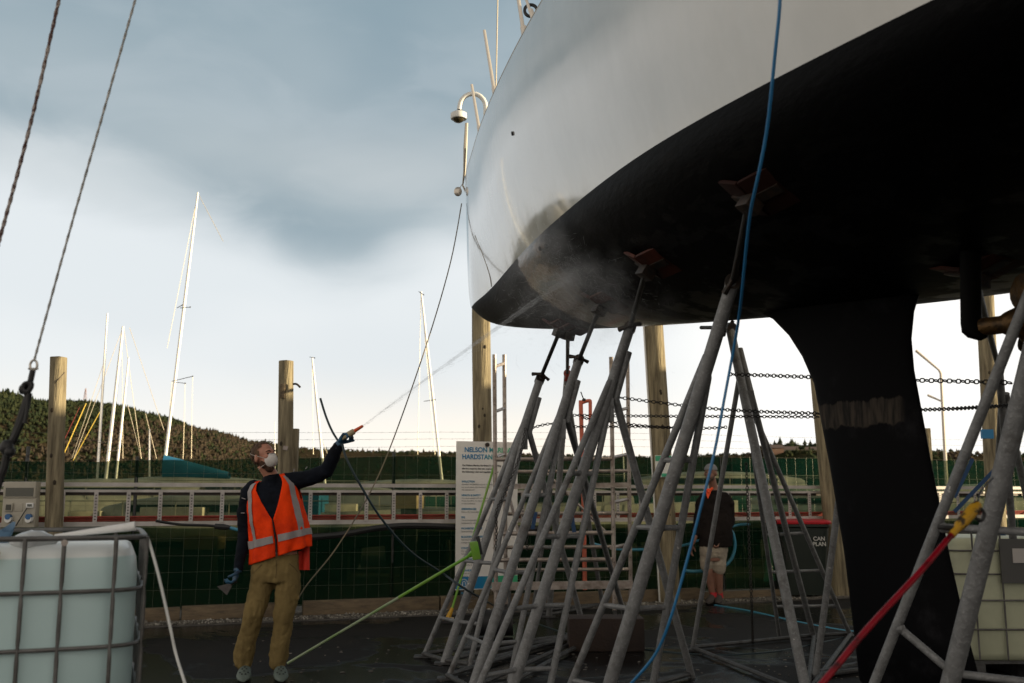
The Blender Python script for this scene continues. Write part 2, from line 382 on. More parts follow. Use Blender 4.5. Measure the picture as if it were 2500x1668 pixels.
# small litter and puddle debris on the asphalt
db = MB()
for i in range(260):
    g_ = gr(rnd(1250, 2400), rnd(1560, 1668), 0.0) if i % 3 else gr(rnd(560, 1250), rnd(1560, 1668), 0.0)
    s = rnd(0.004, 0.014); db.ball(g_ + Vector((0, 0, s * 0.3)), (s * rnd(.8, 2), s, s * 0.5), 6, 4, Matrix.Rotation(rnd(0, 3), 3, 'Z'))
o = db.build('debris', pm('dark_debris', (0.03, 0.026, 0.02), 0.9, var=(0.2, 0.18, 0.16), vscale=0.9)); tag(o, 'scattered paint flakes and grit on the wet asphalt', 'debris', kind='stuff')
# ================================================================== timber sleepers, fence, cable rail
def along(px, off, z=0): return fence_pt(px, off, z)
cuts = [-300, 455, 690, 745, 1075, 1400, 1700, 2060, 2560]
for i, (a, b_) in enumerate(zip(cuts, cuts[1:])):
    if i == 2: continue
    A = along(a, 0.42); B = along(b_, 0.42); zt = [0.15, 0.16, 0, 0.17, 0.17, 0.16, 0.10, 0.13][i]
    mb = MB(); mid = (A + B) / 2; rot = Matrix.Rotation(math.atan2((B - A).y, (B - A).x), 3, 'Z')
    mb.box(mid + Vector((0, 0, zt / 2 + 0.015)), ((B - A).length - 0.02, 0.10, zt), rot, bev=0.012)
    o = mb.build('timber_sleeper', sleeper_m)
    lab = ['long timber sleeper edging that ends right of the big water tank', 'timber sleeper edging behind the man in the orange vest, left of his legs', '', 'timber sleeper edging from the man in the vest to the foot of the rules sign',
           'timber sleeper edging below the rules sign and scaffold tower', 'timber sleeper edging behind the tripod stands, right of the scaffold tower', 'low timber sleeper by the boots of the man in shorts', 'timber sleeper edging behind the wheelie bin and the keel'][i]
    tag(o, lab, 'sleeper', 'timber sleepers along the asphalt edge')
FO = 0.86
clothm = bpy.data.materials.new('green_shade_cloth'); clothm.use_nodes = True; t = clothm.node_tree; t.nodes.clear()
ou = t.nodes.new('ShaderNodeOutputMaterial'); tr = t.nodes.new('ShaderNodeBsdfTransparent'); tr.inputs[0].default_value = (0.70, 0.74, 0.55, 1)
df = t.nodes.new('ShaderNodeBsdfDiffuse'); tl = t.nodes.new('ShaderNodeBsdfTranslucent')
tcn = t.nodes.new('ShaderNodeTexCoord')
cc = tmix(t, tmr(t, tn(t, tcn.outputs['Object'], 1.3, 5), 0.35, 0.65, 0, 1), (0.002, 0.017, 0.013), (0.004, 0.026, 0.017))
t.links.new(cc, df.inputs[0]); tl.inputs[0].default_value = (0.018, 0.06, 0.032, 1)
a1 = t.nodes.new('ShaderNodeMixShader'); a1.inputs[0].default_value = 0.45; t.links.new(df.outputs[0], a1.inputs[1]); t.links.new(tl.outputs[0], a1.inputs[2])
a2 = t.nodes.new('ShaderNodeMixShader')
wv = tmr(t, tn(t, tcn.outputs['Object'], 3.0, 4), 0.3, 0.7, 0.66, 0.80)
t.links.new(wv, a2.inputs[0]); t.links.new(tr.outputs[0], a2.inputs[1]); t.links.new(a1.outputs[0], a2.inputs[2]); t.links.new(a2.outputs[0], ou.inputs[0])
fr = thing('fence', along(900, FO), 'long wire mesh fence hung with green shade cloth behind the cable rail', 'fence')
def ftop(x): return interp(x, [(-8, 1.80), (-5, 1.84), (-1, 1.96), (3, 2.0), (12, 2.02)])
rows = []
X0, X1 = -11.0, 12.5
FY = lambda x: EDGE(x) + FO * math.sqrt(1 + .365 ** 2)
nx = 185
for k in range(9):
    r_ = []
    for i in range(nx + 1):
        x = X0 + (X1 - X0) * i / nx; zt = ftop(x) - 0.012 * abs(math.sin(x * 2.1)) - (0.01 * noise.noise(Vector((x * 5, 0, 0))))
        z = 0.08 + (zt - 0.08) * k / 8; wob = 0.03 * noise.noise(Vector((x * 1.1, z * 1.2, 3)))
        r_.append(Vector((x, FY(x) + wob + 0.03, z)))
    rows.append(r_)
MB().grid(rows).build('shade_cloth', clothm, fr, smooth=180)
low = [[Vector((p_.x, p_.y + .05 + .02 * noise.noise(Vector((p_.x * 2, k_, 7))), .09 + (1.04 + .03 * noise.noise(Vector((p_.x * 1.5, 0, 1))) - .09) * k_ / 6)) for p_ in rows[0]] for k_ in range(7)]
MB().grid(low).build('lower_cloth', clothm, fr, smooth=180)
wm = MB(); x = X0
while x < X1:
    lean = 0.03 * noise.noise(Vector((x * 2, 1, 1))) + (0.04 if random.random() < 0.15 else 0)
    p0 = Vector((x, FY(x) - 0.01, 0.06)); p1 = Vector((x + lean, FY(x + lean) - 0.01, ftop(x) + 0.005)); wm.tube([p0, p1], 0.0014, 4, False); x += 0.15
for z in (0.1, 0.32, 0.52, 0.72, 0.92, 1.12, 1.32, 1.52, 1.70, -1):
    pts = [Vector((x, FY(x) - 0.012, (z if z > 0 else ftop(x)) + 0.012 * noise.noise(Vector((x * 1.3, z * 9, 0))))) for x in [X0 + 0.3 * i for i in range(int((X1 - X0) / 0.3) + 1)]]
    wm.tube(pts, 0.0014, 4, False)
wire_m = pm('fence_wire', (0.17, 0.165, 0.13), 0.5, 0.4)
wm.build('wire_mesh', wire_m, fr)
bw = MB()
for z in (2.09, 2.19, 2.28):
    xs = [X0 + 0.15 * i for i in range(int((X1 - X0) / 0.15) + 1)]
    bw.tube([Vector((x, FY(x), z + ftop(x) - 1.96 + 0.01 * math.sin(x))) for x in xs], 0.0014, 4, False)
    for x in xs:
        c_ = Vector((x, FY(x), z + ftop(x) - 1.96 + 0.01 * math.sin(x))); bw.tube([c_ + Vector((-.006, 0, -.012)), c_ + Vector((.006, 0, .012))], 0.0012, 3)
bw.build('barbed_wire', wire_m, fr)
for px in (60, 330, 960, 1130, 1420, 1760, 2140, 2430):
    p = along(px, FO + 0.05); MB().tube([p, p + Vector((0, 0, 2.0 if px != 330 else 1.9))], 0.022, 8).build('post', galv_dark, fr)
# cable rail
RO = 0.42
rl = thing('cable_rail', along(900, RO), 'long horizontal cable ladder rail carrying red cables in front of the green fence', 'cable rail')
A = along(-490, RO); B = along(2620, RO)
def rp(px, z, off=RO): return along(px, off, z)
for nm, z, h, dp in (('top_rail', 1.557, 0.045, 0.05), ('upper_channel', 1.485, 0.03, 0.04), ('bottom_rail', 1.112, 0.05, 0.05)):
    MB().bar(rp(-500, z), rp(2620, z), dp, h).build(nm, traym, rl)
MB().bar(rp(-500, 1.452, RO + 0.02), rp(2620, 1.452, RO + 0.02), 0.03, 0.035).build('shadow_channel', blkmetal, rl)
Lr = (B - A).length; k = 0; d = 0.1
while d < Lr:
    p = A + FD * d; mb = MB(); mb.box(p + Vector((0, 0, 1.30)) - FN * 0.028, (0.045, 0.012, 0.36), Matrix.Rotation(math.atan2(FD.y, FD.x), 3, 'Z'))
    for j in range(9):
        mb.box(p + Vector((0, 0, 1.165 + j * 0.034)) - FN * 0.0355, (0.018, 0.004, 0.010), Matrix.Rotation(math.atan2(FD.y, FD.x), 3, 'Z'), mi=1)
    mb.build('upright', [traym, blk], rl); d += 0.345
for j, z in enumerate((1.150, 1.172, 1.192)):
    pts = []
    for i in range(80):
        p = A + (B - A) * i / 79; pts.append(p - FN * 0.05 * (0.2 + 0.3 * j) + FN * 0.02 + Vector((0, 0, z + 0.004 * noise.noise(Vector((i * .5, j * 5, 0))))))
    tag(MB().tube(pts, 0.011, 6).build('cable', redm), ['lowest', 'middle', 'topmost'][j] + ' red cable of the three lying along the cable rail', 'cable', 'red cables in the rail')
# ================================================================== timber poles
def pole(px0, py0, px1, py1, Y, wpx, label, top=True, extra=None):
    T = at(px0, py0, Y); Bm = at(px1, py1, Y)
    d = (Bm - T); k = (0 - T.z) / d.z; Bt = T + d * k; r = wpx / 2 / F * Y
    rt = thing('timber_pole', Bt, label, 'timber pole', 'timber poles along the fence')
    n = 22; rows = []
    for i in range(25):
        f = i / 24; c_ = Bt + (T - Bt) * f; row = []
        for j in range(n):
            a = 2 * math.pi * j / n
            rr = r * (1.06 - 0.08 * f) * (1 + 0.05 * noise.noise(Vector((math.cos(a) * 1.5, math.sin(a) * 1.5, c_.z * 0.8 + Bt.x))) + 0.02 * noise.noise(Vector((math.cos(a) * 6, math.sin(a) * 6, c_.z * .5))))
            row.append(c_ + Vector((math.cos(a) * rr, math.sin(a) * rr, 0)))
        rows.append(row)
    mb = MB().grid(rows, closed=True); nv = len(mb.v); top_c = T + Vector((0, 0, 0.015))
    mb.add([top_c] + rows[-1], [(0, 1 + j, 1 + (j + 1) % n) for j in range(n)])
    mb.build('trunk', wood_pole, rt, smooth=50)
    for q in range(4):
        z = rnd(0.25, 0.9); c_ = Bt + (T - Bt) * z; MB().ball(c_ + Vector((rnd(-.5, .5) * r, -r * 0.93, 0)), (0.02, 0.012, 0.028), 8, 6).build('knot', pm('knot_wood', (0.035, 0.025, 0.015), 0.9), rt)
    return rt, Bt, T, r
rt, Bt, T, r = pole(143, 873, 131, 1290, 10.95, 40, 'weathered timber pole at far left behind the meter box, its top lit by the sun')
MB().tube(bez([T + Vector((r * .2, -r, -.30)), T + Vector((r * .6, -r * .9, -.25)), T + Vector((r * 1.1, -r * .4, -.17))], 5), 0.004, 5).build('wire_tie', blkmetal, rt)
rt, Bt, T, r = pole(699, 882, 697, 1160, along(699, RO).y - 0.12, 37, 'weathered timber pole directly behind the head of the man in the orange vest')
MB().box(at(690, 955, Bt.y - r - 0.01), (0.06, 0.03, 0.17), bev=.004).build('wood_block', sleeper_m, rt)
MB().tube(bez([at(715, 938, Bt.y - .1), at(724, 938, Bt.y - .1), at(733, 946, Bt.y - .1)], 4), 0.014, 6).build('hook', blkmetal, rt)
MB().box(at(697, 1094, Bt.y - r - 0.01), (0.055, 0.02, 0.05), Matrix.Rotation(0.2, 3, 'Y')).build('washer_plate', alu, rt)
p = at(722, 1047, Bt.y + 0.05); o = MB().box((p.x, p.y, p.z / 2), (0.075, 0.09, p.z), bev=.006).build('fence_post', wood_pole); tag(o, 'shorter square timber post against the pole behind the man in the vest', 'post')
for yy in (1080, 1120): pass
rt, Bt, T, r = pole(1172, 560, 1178, 1080, along(1175, RO).y + 0.30, 45, 'tall timber pole rising behind the bow, carrying the curved lamp bracket')
P3 = (T, r)
rt, Bt, T, r = pole(1590, 700, 1634, 1420, along(1620, RO).y - 0.16, 47, 'timber pole in the middle behind the chains, with a white conduit and small green sign')
cp = bez([T + Vector((-r - 0.01, -0.02, 0)), (T + Bt) / 2 + Vector((-r - 0.01, -0.04, 0)), Bt + Vector((-r - 0.015, -0.03, 0))], 4)
MB().tube(cp, 0.013, 8).build('conduit', whitep, rt)
pole(1998, 900, 2048, 1440, along(2020, RO).y - 0.2, 42, 'timber pole hidden partly behind the keel and the wheelie bin')
rt6, Bt6, T6, r6 = pole(2400, 640, 2424, 1100, along(2410, RO).y - 0.2, 42, 'timber pole at far right behind the propeller, one side lit by the sun')
p0 = at(2262, 1046, 16.5); o = MB().box((p0.x, p0.y, p0.z / 2), (0.10, 0.10, p0.z), bev=.01).build('fence_post', wood_pole); tag(o, 'short sunlit timber post beyond the fence right of the keel', 'post')
# ================================================================== hull
def HP(a, lat, z): return Vector((2 - 0.463 * a - 0.886 * lat, 6 + 0.886 * a - 0.463 * lat, z))
DECK = [(-6.6, 1.35), (-5, 1.80), (-3.4, 2.0), (-2.2, 1.98), (-1.0, 1.86), (0.2, 1.65), (1.1, 1.45), (1.7, 1.32), (2.7, 1.03), (3.58, 0.74), (4.5, 0.40), (5.0, 0.20), (5.25, 0.10), (5.40, 0.02)]
DZ = [(-6.6, 4.72), (-3, 4.66), (0, 4.68), (3, 4.74), (5.40, 4.86)]
WL = [(-6.6, 0.9), (-5, 1.62), (-3.4, 1.88), (-2.4, 1.86), (-1.3, 1.73), (-0.17, 1.535), (1.04, 1.235), (2.4, 0.85), (3.6, 0.48), (4.6, 0.20), (5.05, 0.09), (5.25, 0.03), (5.40, 0.012)]
WZ = [(-6.6, 2.95), (-4, 2.98), (-2.4, 3.06), (-1.3, 3.16), (-.17, 3.255), (1.04, 3.335), (2.4, 3.40), (5.4, 3.44)]
ZB = [(-6.6, 3.0), (-4.5, 2.72), (-2.5, 2.56), (-1.24, 2.52), (-0.56, 2.54), (0.55, 2.62), (2, 2.76), (3.13, 2.90), (4.32, 3.10), (4.8, 3.22), (5.1, 3.36), (5.22, 3.46), (5.30, 3.62), (5.36, 4.0), (5.40, 4.45)]
def spline(tab):
    xs = [p[0] for p in tab]; ys = [p[1] for p in tab]; n = len(xs); h = [xs[i + 1] - xs[i] for i in range(n - 1)]; al = [0] * n
    for i in range(1, n - 1): al[i] = 3 * ((ys[i + 1] - ys[i]) / h[i] - (ys[i] - ys[i - 1]) / h[i - 1])
    l = [1] * n; mu = [0] * n; z = [0] * n; c = [0] * n; b = [0] * n; d = [0] * n
    for i in range(1, n - 1): l[i] = 2 * (xs[i + 1] - xs[i - 1]) - h[i - 1] * mu[i - 1]; mu[i] = h[i] / l[i]; z[i] = (al[i] - h[i - 1] * z[i - 1]) / l[i]
    for j in range(n - 2, -1, -1): c[j] = z[j] - mu[j] * c[j + 1]; b[j] = (ys[j + 1] - ys[j]) / h[j] - h[j] * (c[j + 1] + 2 * c[j]) / 3; d[j] = (c[j + 1] - c[j]) / (3 * h[j])
    def f(x):
        x = min(max(x, xs[0]), xs[-1]); i = max(k for k in range(n - 1) if xs[k] <= x); t_ = x - xs[i]; return max(0.002, ys[i] + b[i] * t_ + c[i] * t_ ** 2 + d[i] * t_ ** 3)
    return f
sWL, sWZ, sDK = spline(WL), spline(WZ), spline([(-6.6, 1.35), (-5, 1.80), (-3.4, 2.0), (-1.0, 1.87), (0.2, 1.67), (1.4, 1.40), (2.7, 1.03), (3.58, 0.74), (4.5, 0.40), (5.0, 0.21), (5.40, 0.02)])
st_a = [-6.6 + 0.2 * i for i in range(54)] + [4.1, 4.3, 4.5, 4.65, 4.8, 4.9, 5.0, 5.06, 5.12, 5.17, 5.22, 5.26, 5.30, 5.33, 5.36, 5.38, 5.40]
st_a = sorted(set(round(a, 3) for a in st_a))
NT, NU = 10, 18
def section(a):
    yd, zd, yw, zw, zb = sDK(a), sinterp(a, DZ), sWL(a), sWZ(a), sinterp(a, ZB)
    zw2 = max(zw, zb + 0.002); top = []; und = []
    for i in range(NT + 1):
        f = i / NT; z = zd + (zw2 - zd) * f
        lat = yd + (yw - yd) * (f ** 1.25) + 0.05 * math.sin(math.pi * f) * min(1, yd)
        top.append((lat, z))
    nn = interp(a, [(-3, 2.15), (0, 1.95), (2, 1.75), (4, 1.55), (5.2, 1.5)])
    for i in range(NU + 1):
        ph = math.pi / 2 * i / NU; c_ = max(math.cos(ph), 0); s_ = math.sin(ph)
        und.append((yw * c_ ** (2 / nn), zw2 - (zw2 - zb) * s_ ** (2 / nn)))
    und[-1] = (0.0, zb)
    return top, und
topm = MB(); undm = MB()
secs = [(a, *section(a)) for a in st_a]
for sgn in (1, -1):
    topm.grid([[HP(a, sgn * l, z) for l, z in tp] for a, tp, un in secs], flip=(sgn < 0))
    undm.grid([[HP(a, sgn * l, z) for l, z in un] for a, tp, un in secs], flip=(sgn < 0))
# transom
a, tp, un = secs[0]
ring = [HP(a, l, z) for l, z in tp + un] + [HP(a, -l, z) for l, z in (tp + un)[::-1]]
topm.add([HP(a, 0, 3.8)] + ring, [(0, 1 + (i + 1) % len(ring), 1 + i) for i in range(len(ring))])
hm = bpy.data.materials.new('white_gelcoat'); hm.use_nodes = True; t = hm.node_tree; b = t.nodes['Principled BSDF']
tcn = t.nodes.new('ShaderNodeTexCoord'); src = tcn.outputs['Object']
mp = t.nodes.new('ShaderNodeMapping'); mp.inputs['Scale'].default_value = (1.2, 1.2, 0.7); t.links.new(src, mp.inputs[0])
c = tmix(t, tmr(t, tn(t, mp.outputs[0], 1.6, 5), 0.35, 0.7, 0, 1), (0.53, 0.53, 0.505), (0.46, 0.46, 0.435))
t.links.new(c, b.inputs['Base Color']); t.links.new(tmr(t, tn(t, mp.outputs[0], 2.4, 6), 0.35, 0.65, 0.07, 0.16), b.inputs['Roughness']); b.inputs['Specular IOR Level'].default_value = 0.75; b.inputs['Coat Weight'].default_value = 0.8; b.inputs['Coat Roughness'].default_value = 0.05; b.inputs['Coat IOR'].default_value = 1.6
bp = t.nodes.new('ShaderNodeBump'); bp.inputs['Strength'].default_value = 0.22; bp.inputs['Distance'].default_value = 0.03
t.links.new(tn(t, mp.outputs[0], 2.2, 3, 0.5, 0.3), bp.inputs['Height']); t.links.new(bp.outputs[0], b.inputs['Normal'])
um = bpy.data.materials.new('black_antifouling'); um.use_nodes = True; t = um.node_tree; b = t.nodes['Principled BSDF']
tcn = t.nodes.new('ShaderNodeTexCoord'); src = tcn.outputs['Object']
mp = t.nodes.new('ShaderNodeMapping'); mp.inputs['Scale'].default_value = (1, 1, 3.5); mp.inputs['Rotation'].default_value = (0, 0, R(27)); t.links.new(src, mp.inputs[0])
sx = t.nodes.new('ShaderNodeSeparateXYZ'); t.links.new(src, sx.inputs[0])
n_a = tn(t, mp.outputs[0], 1.4, 8, 0.65, 0.5)
# object origin is the keel root point (2,6): local y grows towards the bow; the bow end is wet, its warm reflection painted in as a brown patch
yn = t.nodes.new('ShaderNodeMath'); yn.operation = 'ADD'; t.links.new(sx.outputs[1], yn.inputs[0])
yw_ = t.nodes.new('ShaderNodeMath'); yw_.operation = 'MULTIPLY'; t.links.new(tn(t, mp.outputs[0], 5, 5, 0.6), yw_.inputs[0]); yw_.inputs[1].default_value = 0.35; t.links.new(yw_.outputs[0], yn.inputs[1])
wetA = t.nodes.new('ShaderNodeMath'); wetA.operation = 'MULTIPLY'; t.links.new(tmr(t, yn.outputs[0], 2.42, 2.30, 0, 1), wetA.inputs[0]); t.links.new(tmr(t, sx.outputs[1], 0.8, 2.0, 0, 1), wetA.inputs[1])
keelb = t.nodes.new('ShaderNodeMath'); keelb.operation = 'MULTIPLY'; t.links.new(tmr(t, sx.outputs[2], 2.78, 2.60, 0, 1), keelb.inputs[0]); t.links.new(tmr(t, tn(t, mp.outputs[0], 3.2, 6, 0.6), 0.48, 0.58, 0, .4), keelb.inputs[1])
wetM = t.nodes.new('ShaderNodeMath'); wetM.operation = 'MAXIMUM'; t.links.new(wetA.outputs[0], wetM.inputs[0]); t.links.new(keelb.outputs[0], wetM.inputs[1]); bow = wetM.outputs[0]
warm_refl = t.nodes.new('ShaderNodeMath'); warm_refl.operation = 'MULTIPLY'; t.links.new(tmr(t, yn.outputs[0], 2.42, 2.34, 0, 1), warm_refl.inputs[0]); t.links.new(tmr(t, n_a, 0.44, 0.52, 0.0, 1.0), warm_refl.inputs[1])
warm_refl0 = warm_refl; warm_refl = t.nodes.new('ShaderNodeMath'); warm_refl.operation = 'MULTIPLY'; t.links.new(warm_refl0.outputs[0], warm_refl.inputs[0]); t.links.new(tmr(t, sx.outputs[1], 1.0, 1.6, 0, 1), warm_refl.inputs[1])
c = tmix(t, warm_refl.outputs[0], tmix(t, tmr(t, tn(t, mp.outputs[0], 0.9, 8, .7), .57, .70, 0, 1), (0.0022, 0.0022, 0.0026), (0.008, 0.007, 0.006)), (0.13, 0.082, 0.046))
t.links.new(c, b.inputs['Base Color'])
t.links.new(tmr(t, bow, 0, 1, 0.55, 0.16), b.inputs['Roughness'])
t.links.new(tmr(t, bow, 0, 1, 0.05, 0.22), b.inputs['Specular IOR Level'])
bp = t.nodes.new('ShaderNodeBump'); bp.inputs['Strength'].default_value = 0.4; bp.inputs['Distance'].default_value = 0.01
t.links.new(tn(t, mp.outputs[0], 9, 6, 0.6), bp.inputs['Height']); t.links.new(bp.outputs[0], b.inputs['Normal'])
yacht = thing('sailing_yacht', (2, 6, 0.32), 'large white hulled yacht with black underside and deep keel, propped on tripod stands', 'yacht')
def weld(me):
    bm = bmesh.new(); bm.from_mesh(me); bmesh.ops.remove_doubles(bm, verts=bm.verts, dist=0.0004)
    bmesh.ops.recalc_face_normals(bm, faces=bm.faces); bm.to_mesh(me); bm.free()
me_t = topm.mesh('topside'); weld(me_t); me_u = undm.mesh('underbody'); weld(me_u)
BV = BVHTree.FromPolygons([v.co.copy() for v in me_u.vertices], [tuple(p.vertices) for p in me_u.polygons])
BVT = BVHTree.FromPolygons([v.co.copy() for v in me_t.vertices], [tuple(p.vertices) for p in me_t.polygons])
def hull_hit(px, py, tree=None):
    d = ray(px, py).normalized(); h = (tree or BV).ray_cast(Vector((0, 0, CH)), d)
    return h[0], (h[1] if h[1] is not None and h[1].dot(d) < 0 else (-h[1] if h[1] is not None else None))
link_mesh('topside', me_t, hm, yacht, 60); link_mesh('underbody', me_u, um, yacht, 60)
dk = MB(); rows = [[HP(a, yd * f, sinterp(a, DZ) + 0.05 * (1 - f * f)) for f in [-1 + 0.25 * i for i in range(9)]] for a, yd in [(a, sDK(a)) for a in st_a]]
dk.grid(rows); dk.build('deck', pm('deck_paint', (0.55, 0.54, 0.50), 0.6), yacht, 60)
tr_ = MB()
for sgn in (1, -1): tr_.tube([HP(a, sgn * (sDK(a) - 0.02), sinterp(a, DZ) + 0.015) for a in st_a], 0.02, 6)
tr_.build('toe_rail', pm('toe_rail_alu', (0.45, 0.42, 0.38), 0.4, 0.5), yacht)
cb = MB(); rows = []
for a in [-4.5 + 0.4 * i for i in range(18)]:
    hb = 0.95 * min(1, (2.5 - a) / 1.5 + 0.05) if a > 1 else 0.95; hz = 0.38 * min(1, (2.6 - a) / 1.2)
    rows.append([HP(a, hb * math.copysign(abs(math.cos(q)) ** .5, math.cos(q)), sinterp(a, DZ) + 0.02 + max(hz, .02) * max(0, math.sin(q)) ** .6) for q in [math.pi * i / 10 for i in range(11)]])
cb.grid(rows); cb.build('cabin', pm('cabin_gelcoat', (0.65, 0.65, 0.63), 0.3), yacht, 60)
# keel
KT = [(2.75, 0.95, -0.80, 0.20), (2.66, 0.72, -0.70, 0.14), (2.58, 0.56, -0.62, 0.115), (2.45, 0.42, -0.56, 0.10), (2.3, 0.31, -0.53, 0.095), (2.12, 0.22, -0.535, 0.09), (1.6, 0.12, -0.61, 0.09), (1.1, 0.04, -0.69, 0.09), (0.7, 0.0, -0.77, 0.095), (0.38, -0.03, -0.85, 0.10), (0.34, -0.08, -0.82, 0.07)]
rows = []
for z, f_, b_, th in KT:
    row = []
    for j in range(36):
        a = 2 * math.pi * j / 36; u = (1 + math.cos(a)) / 2
        s_ = math.copysign(abs(math.sin(a)) ** 0.9, math.sin(a)); row.append(HP(b_ + (f_ - b_) * u, s_ * th * (0.55 + 0.45 * u ** 0.5), z))
    rows.append(row)
km = MB().grid(rows, closed=True); km.add([HP(-0.45, 0, 0.335)] + rows[-1], [(0, 1 + j, 1 + (j + 1) % 36) for j in range(36)])
keel_m = bpy.data.materials.new('keel_paint'); keel_m.use_nodes = True; t = keel_m.node_tree; b = t.nodes['Principled BSDF']
tcn = t.nodes.new('ShaderNodeTexCoord'); src = tcn.outputs['Object']; sx = t.nodes.new('ShaderNodeSeparateXYZ'); t.links.new(src, sx.inputs[0])
def tmath(t, op, a, b_=0.0):
    n = t.nodes.new('ShaderNodeMath'); n.operation = op
    for i, v in enumerate((a, b_)):
        if isinstance(v, (int, float)): n.inputs[i].default_value = v
        else: t.links.new(v, n.inputs[i])
    return n.outputs[0]
mp = t.nodes.new('ShaderNodeMapping'); mp.inputs['Scale'].default_value = (14, 14, 2.0); t.links.new(src, mp.inputs[0])
jag = tmath(t, 'MULTIPLY', tmath(t, 'SUBTRACT', tn(t, mp.outputs[0], 1.0, 4), 0.5), 0.10)
zz = tmath(t, 'ADD', sx.outputs[2], jag)
bare = tmath(t, 'MULTIPLY', tmr(t, zz, 1.50, 1.515, 0, 1), tmr(t, zz, 1.665, 1.65, 0, 1))
bare = tmath(t, 'MULTIPLY', bare, tmr(t, sx.outputs[1], -0.46, -0.42, 0, 1))
c = tmix(t, bare, tmix(t, tmr(t, tn(t, src, 2.2, 7, .7), .54, .72, 0, 1), (0.0022, 0.0022, 0.003), (0.012, 0.012, 0.014)), tmix(t, tmr(t, tn(t, mp.outputs[0], 2, 4), 0.35, 0.65, 0, 1), (0.062, 0.050, 0.040), (0.016, 0.015, 0.014)))
t.links.new(c, b.inputs['Base Color']); b.inputs['Roughness'].default_value = 0.6; b.inputs['Specular IOR Level'].default_value = 0.06
km.build('keel', keel_m, yacht, 60)
# skeg / shaft strut with bronze propeller
hl, _ = hull_hit(2370, 560)
ssY = 4.55
stt = MB(); rows = []
for py, x0, x1 in ((520, 2344, 2398), (640, 2343, 2396), (720, 2344, 2397), (790, 2345, 2398), (812, 2348, 2412), (824, 2362, 2412), (829, 2385, 2402)):
    A_ = at(x0, py, ssY); B_ = at(x1, py, ssY); row = []
    for j in range(16):
        q = 2 * math.pi * j / 16; row.append((A_ + B_) / 2 + (B_ - A_) / 2 * math.cos(q) + Vector((0.3, 1, 0)).normalized() * 0.035 * math.sin(q))
    rows.append(row)
stt.grid(rows, closed=True); stt.build('shaft_strut', pm('strut_paint', (0.0025, 0.0025, 0.0025), 0.6, spec=.08), yacht)
brz = pm('bronze', (0.16, 0.085, 0.025), 0.45, 0.6, var=(0.04, 0.025, 0.012), vscale=14, bump=0.3)
sh = at(2390, 800, ssY); sh2 = at(2445, 793, ssY - 0.05); ax_ = (sh2 - sh).normalized()
pb = MB().tube([sh, sh2, sh2 + ax_ * 0.02, sh2 + ax_ * 0.10, sh2 + ax_ * 0.22, sh2 + ax_ * 0.25], [0.042, 0.042, 0.055, 0.085, 0.075, 0.03], 16)
pb.build('propeller_hub', brz, yacht)
for q in range(3):
    ang = 2 * math.pi * q / 3 + 0.35; up = Vector((0, 0, 1)); s1 = ax_.cross(up).normalized(); u1 = s1.cross(ax_)
    rd = u1 * math.cos(ang) + s1 * math.sin(ang); tg = ax_.cross(rd); c0 = sh2 + ax_ * 0.12; rows = []
    for i in range(8):
        f = i / 7; wdt = 0.045 + 0.07 * math.sin(math.pi * min(1, f * 0.85 + 0.1)); tw = 0.9 - 0.5 * f; cc_ = c0 + rd * (0.05 + 0.17 * f)
        dirw = (tg * math.cos(tw) + ax_ * math.sin(tw)); nn_ = rd.cross(dirw); row = []
        if f > 0.95: wdt = 0.02
        for j in range(10):
            g_ = 2 * math.pi * j / 10; row.append(cc_ + dirw * wdt * math.cos(g_) + nn_ * 0.008 * math.sin(g_))
        rows.append(row)
    MB().grid(rows, closed=True).build('propeller_blade', brz, yacht)
# through-hull fittings
th = MB()
for px, py in ((1319, 607), (1327, 612), (1334, 601)):
    h, n_ = hull_hit(px, py)
    if h: th.tube([h - n_ * 0.01, h + n_ * 0.012], [0.02, 0.016], 10)
th.build('water_inlet', pm('inlet_black', (0.003, 0.003, 0.003), 0.7), yacht)
h, n_ = hull_hit(1252, 326, BVT)
if h: MB().tube([h - n_ * 0.01, h + n_ * 0.01], 0.016, 10).build('drain_hole', blk, yacht)
# deck gear at the bow
stan = pm('stainless_tube', (0.55, 0.50, 0.44), 0.3, 0.6)
def deck_at(px, a):  # point at deck edge for station a
    return HP(a, sDK(a) - 0.03, sinterp(a, DZ))
def stanch(pt, pb_, a, r=0.016, nm='stanchion'):
    base = HP(a, sDK(a) - 0.04, sinterp(a, DZ) + 0.02); q = at(pb_[0], pb_[1], base.y); tt = at(pt[0], pt[1], base.y)
    d = tt - q; mb = MB().tube([base - Vector((0, 0, .03)), base + d], [r, r * 0.8], 8); mb.tube([base, base + d.normalized() * 0.09], r * 1.5, 8); mb.build(nm, stan, yacht); return base + d
s1 = stanch((1164, 67), (1192, 230), 2.75); s2 = stanch((1240, -80), (1265, 70), 1.62); s3 = stanch((1270, -60), (1300, 22), 1.35, 0.012); s0 = stanch((1131, 214), (1153, 338), 3.7)
MB().tube([at(1219, -40, s1.y), at(1215, 0, s1.y), HP(2.8, sDK(2.8) - .05, 4.80)], 0.007, 6).build('shroud_wire', cream, yacht)
pu = MB(); c0 = HP(5.2, 0.05, 4.9)
MB().tube([at(1139, 300, 9.9), at(1136, 360, 10.0), at(1134, 420, 10.4), at(1130, 450, 10.55)], [0.016, 0.020, 0.014, .008], 6).build('furled_line', pm('sun_cloth', (0.6, 0.55, 0.47), 0.7), yacht)
st0 = HP(5.36, 0.0, 4.72)
pk = at(1118, 468, st0.y - .02)
MB().tube([st0, at(1128, 450, st0.y), pk], 0.012, 6).ball(pk, (0.045, 0.02, 0.055), 10, 8).build('bow_shackle', stan, yacht)
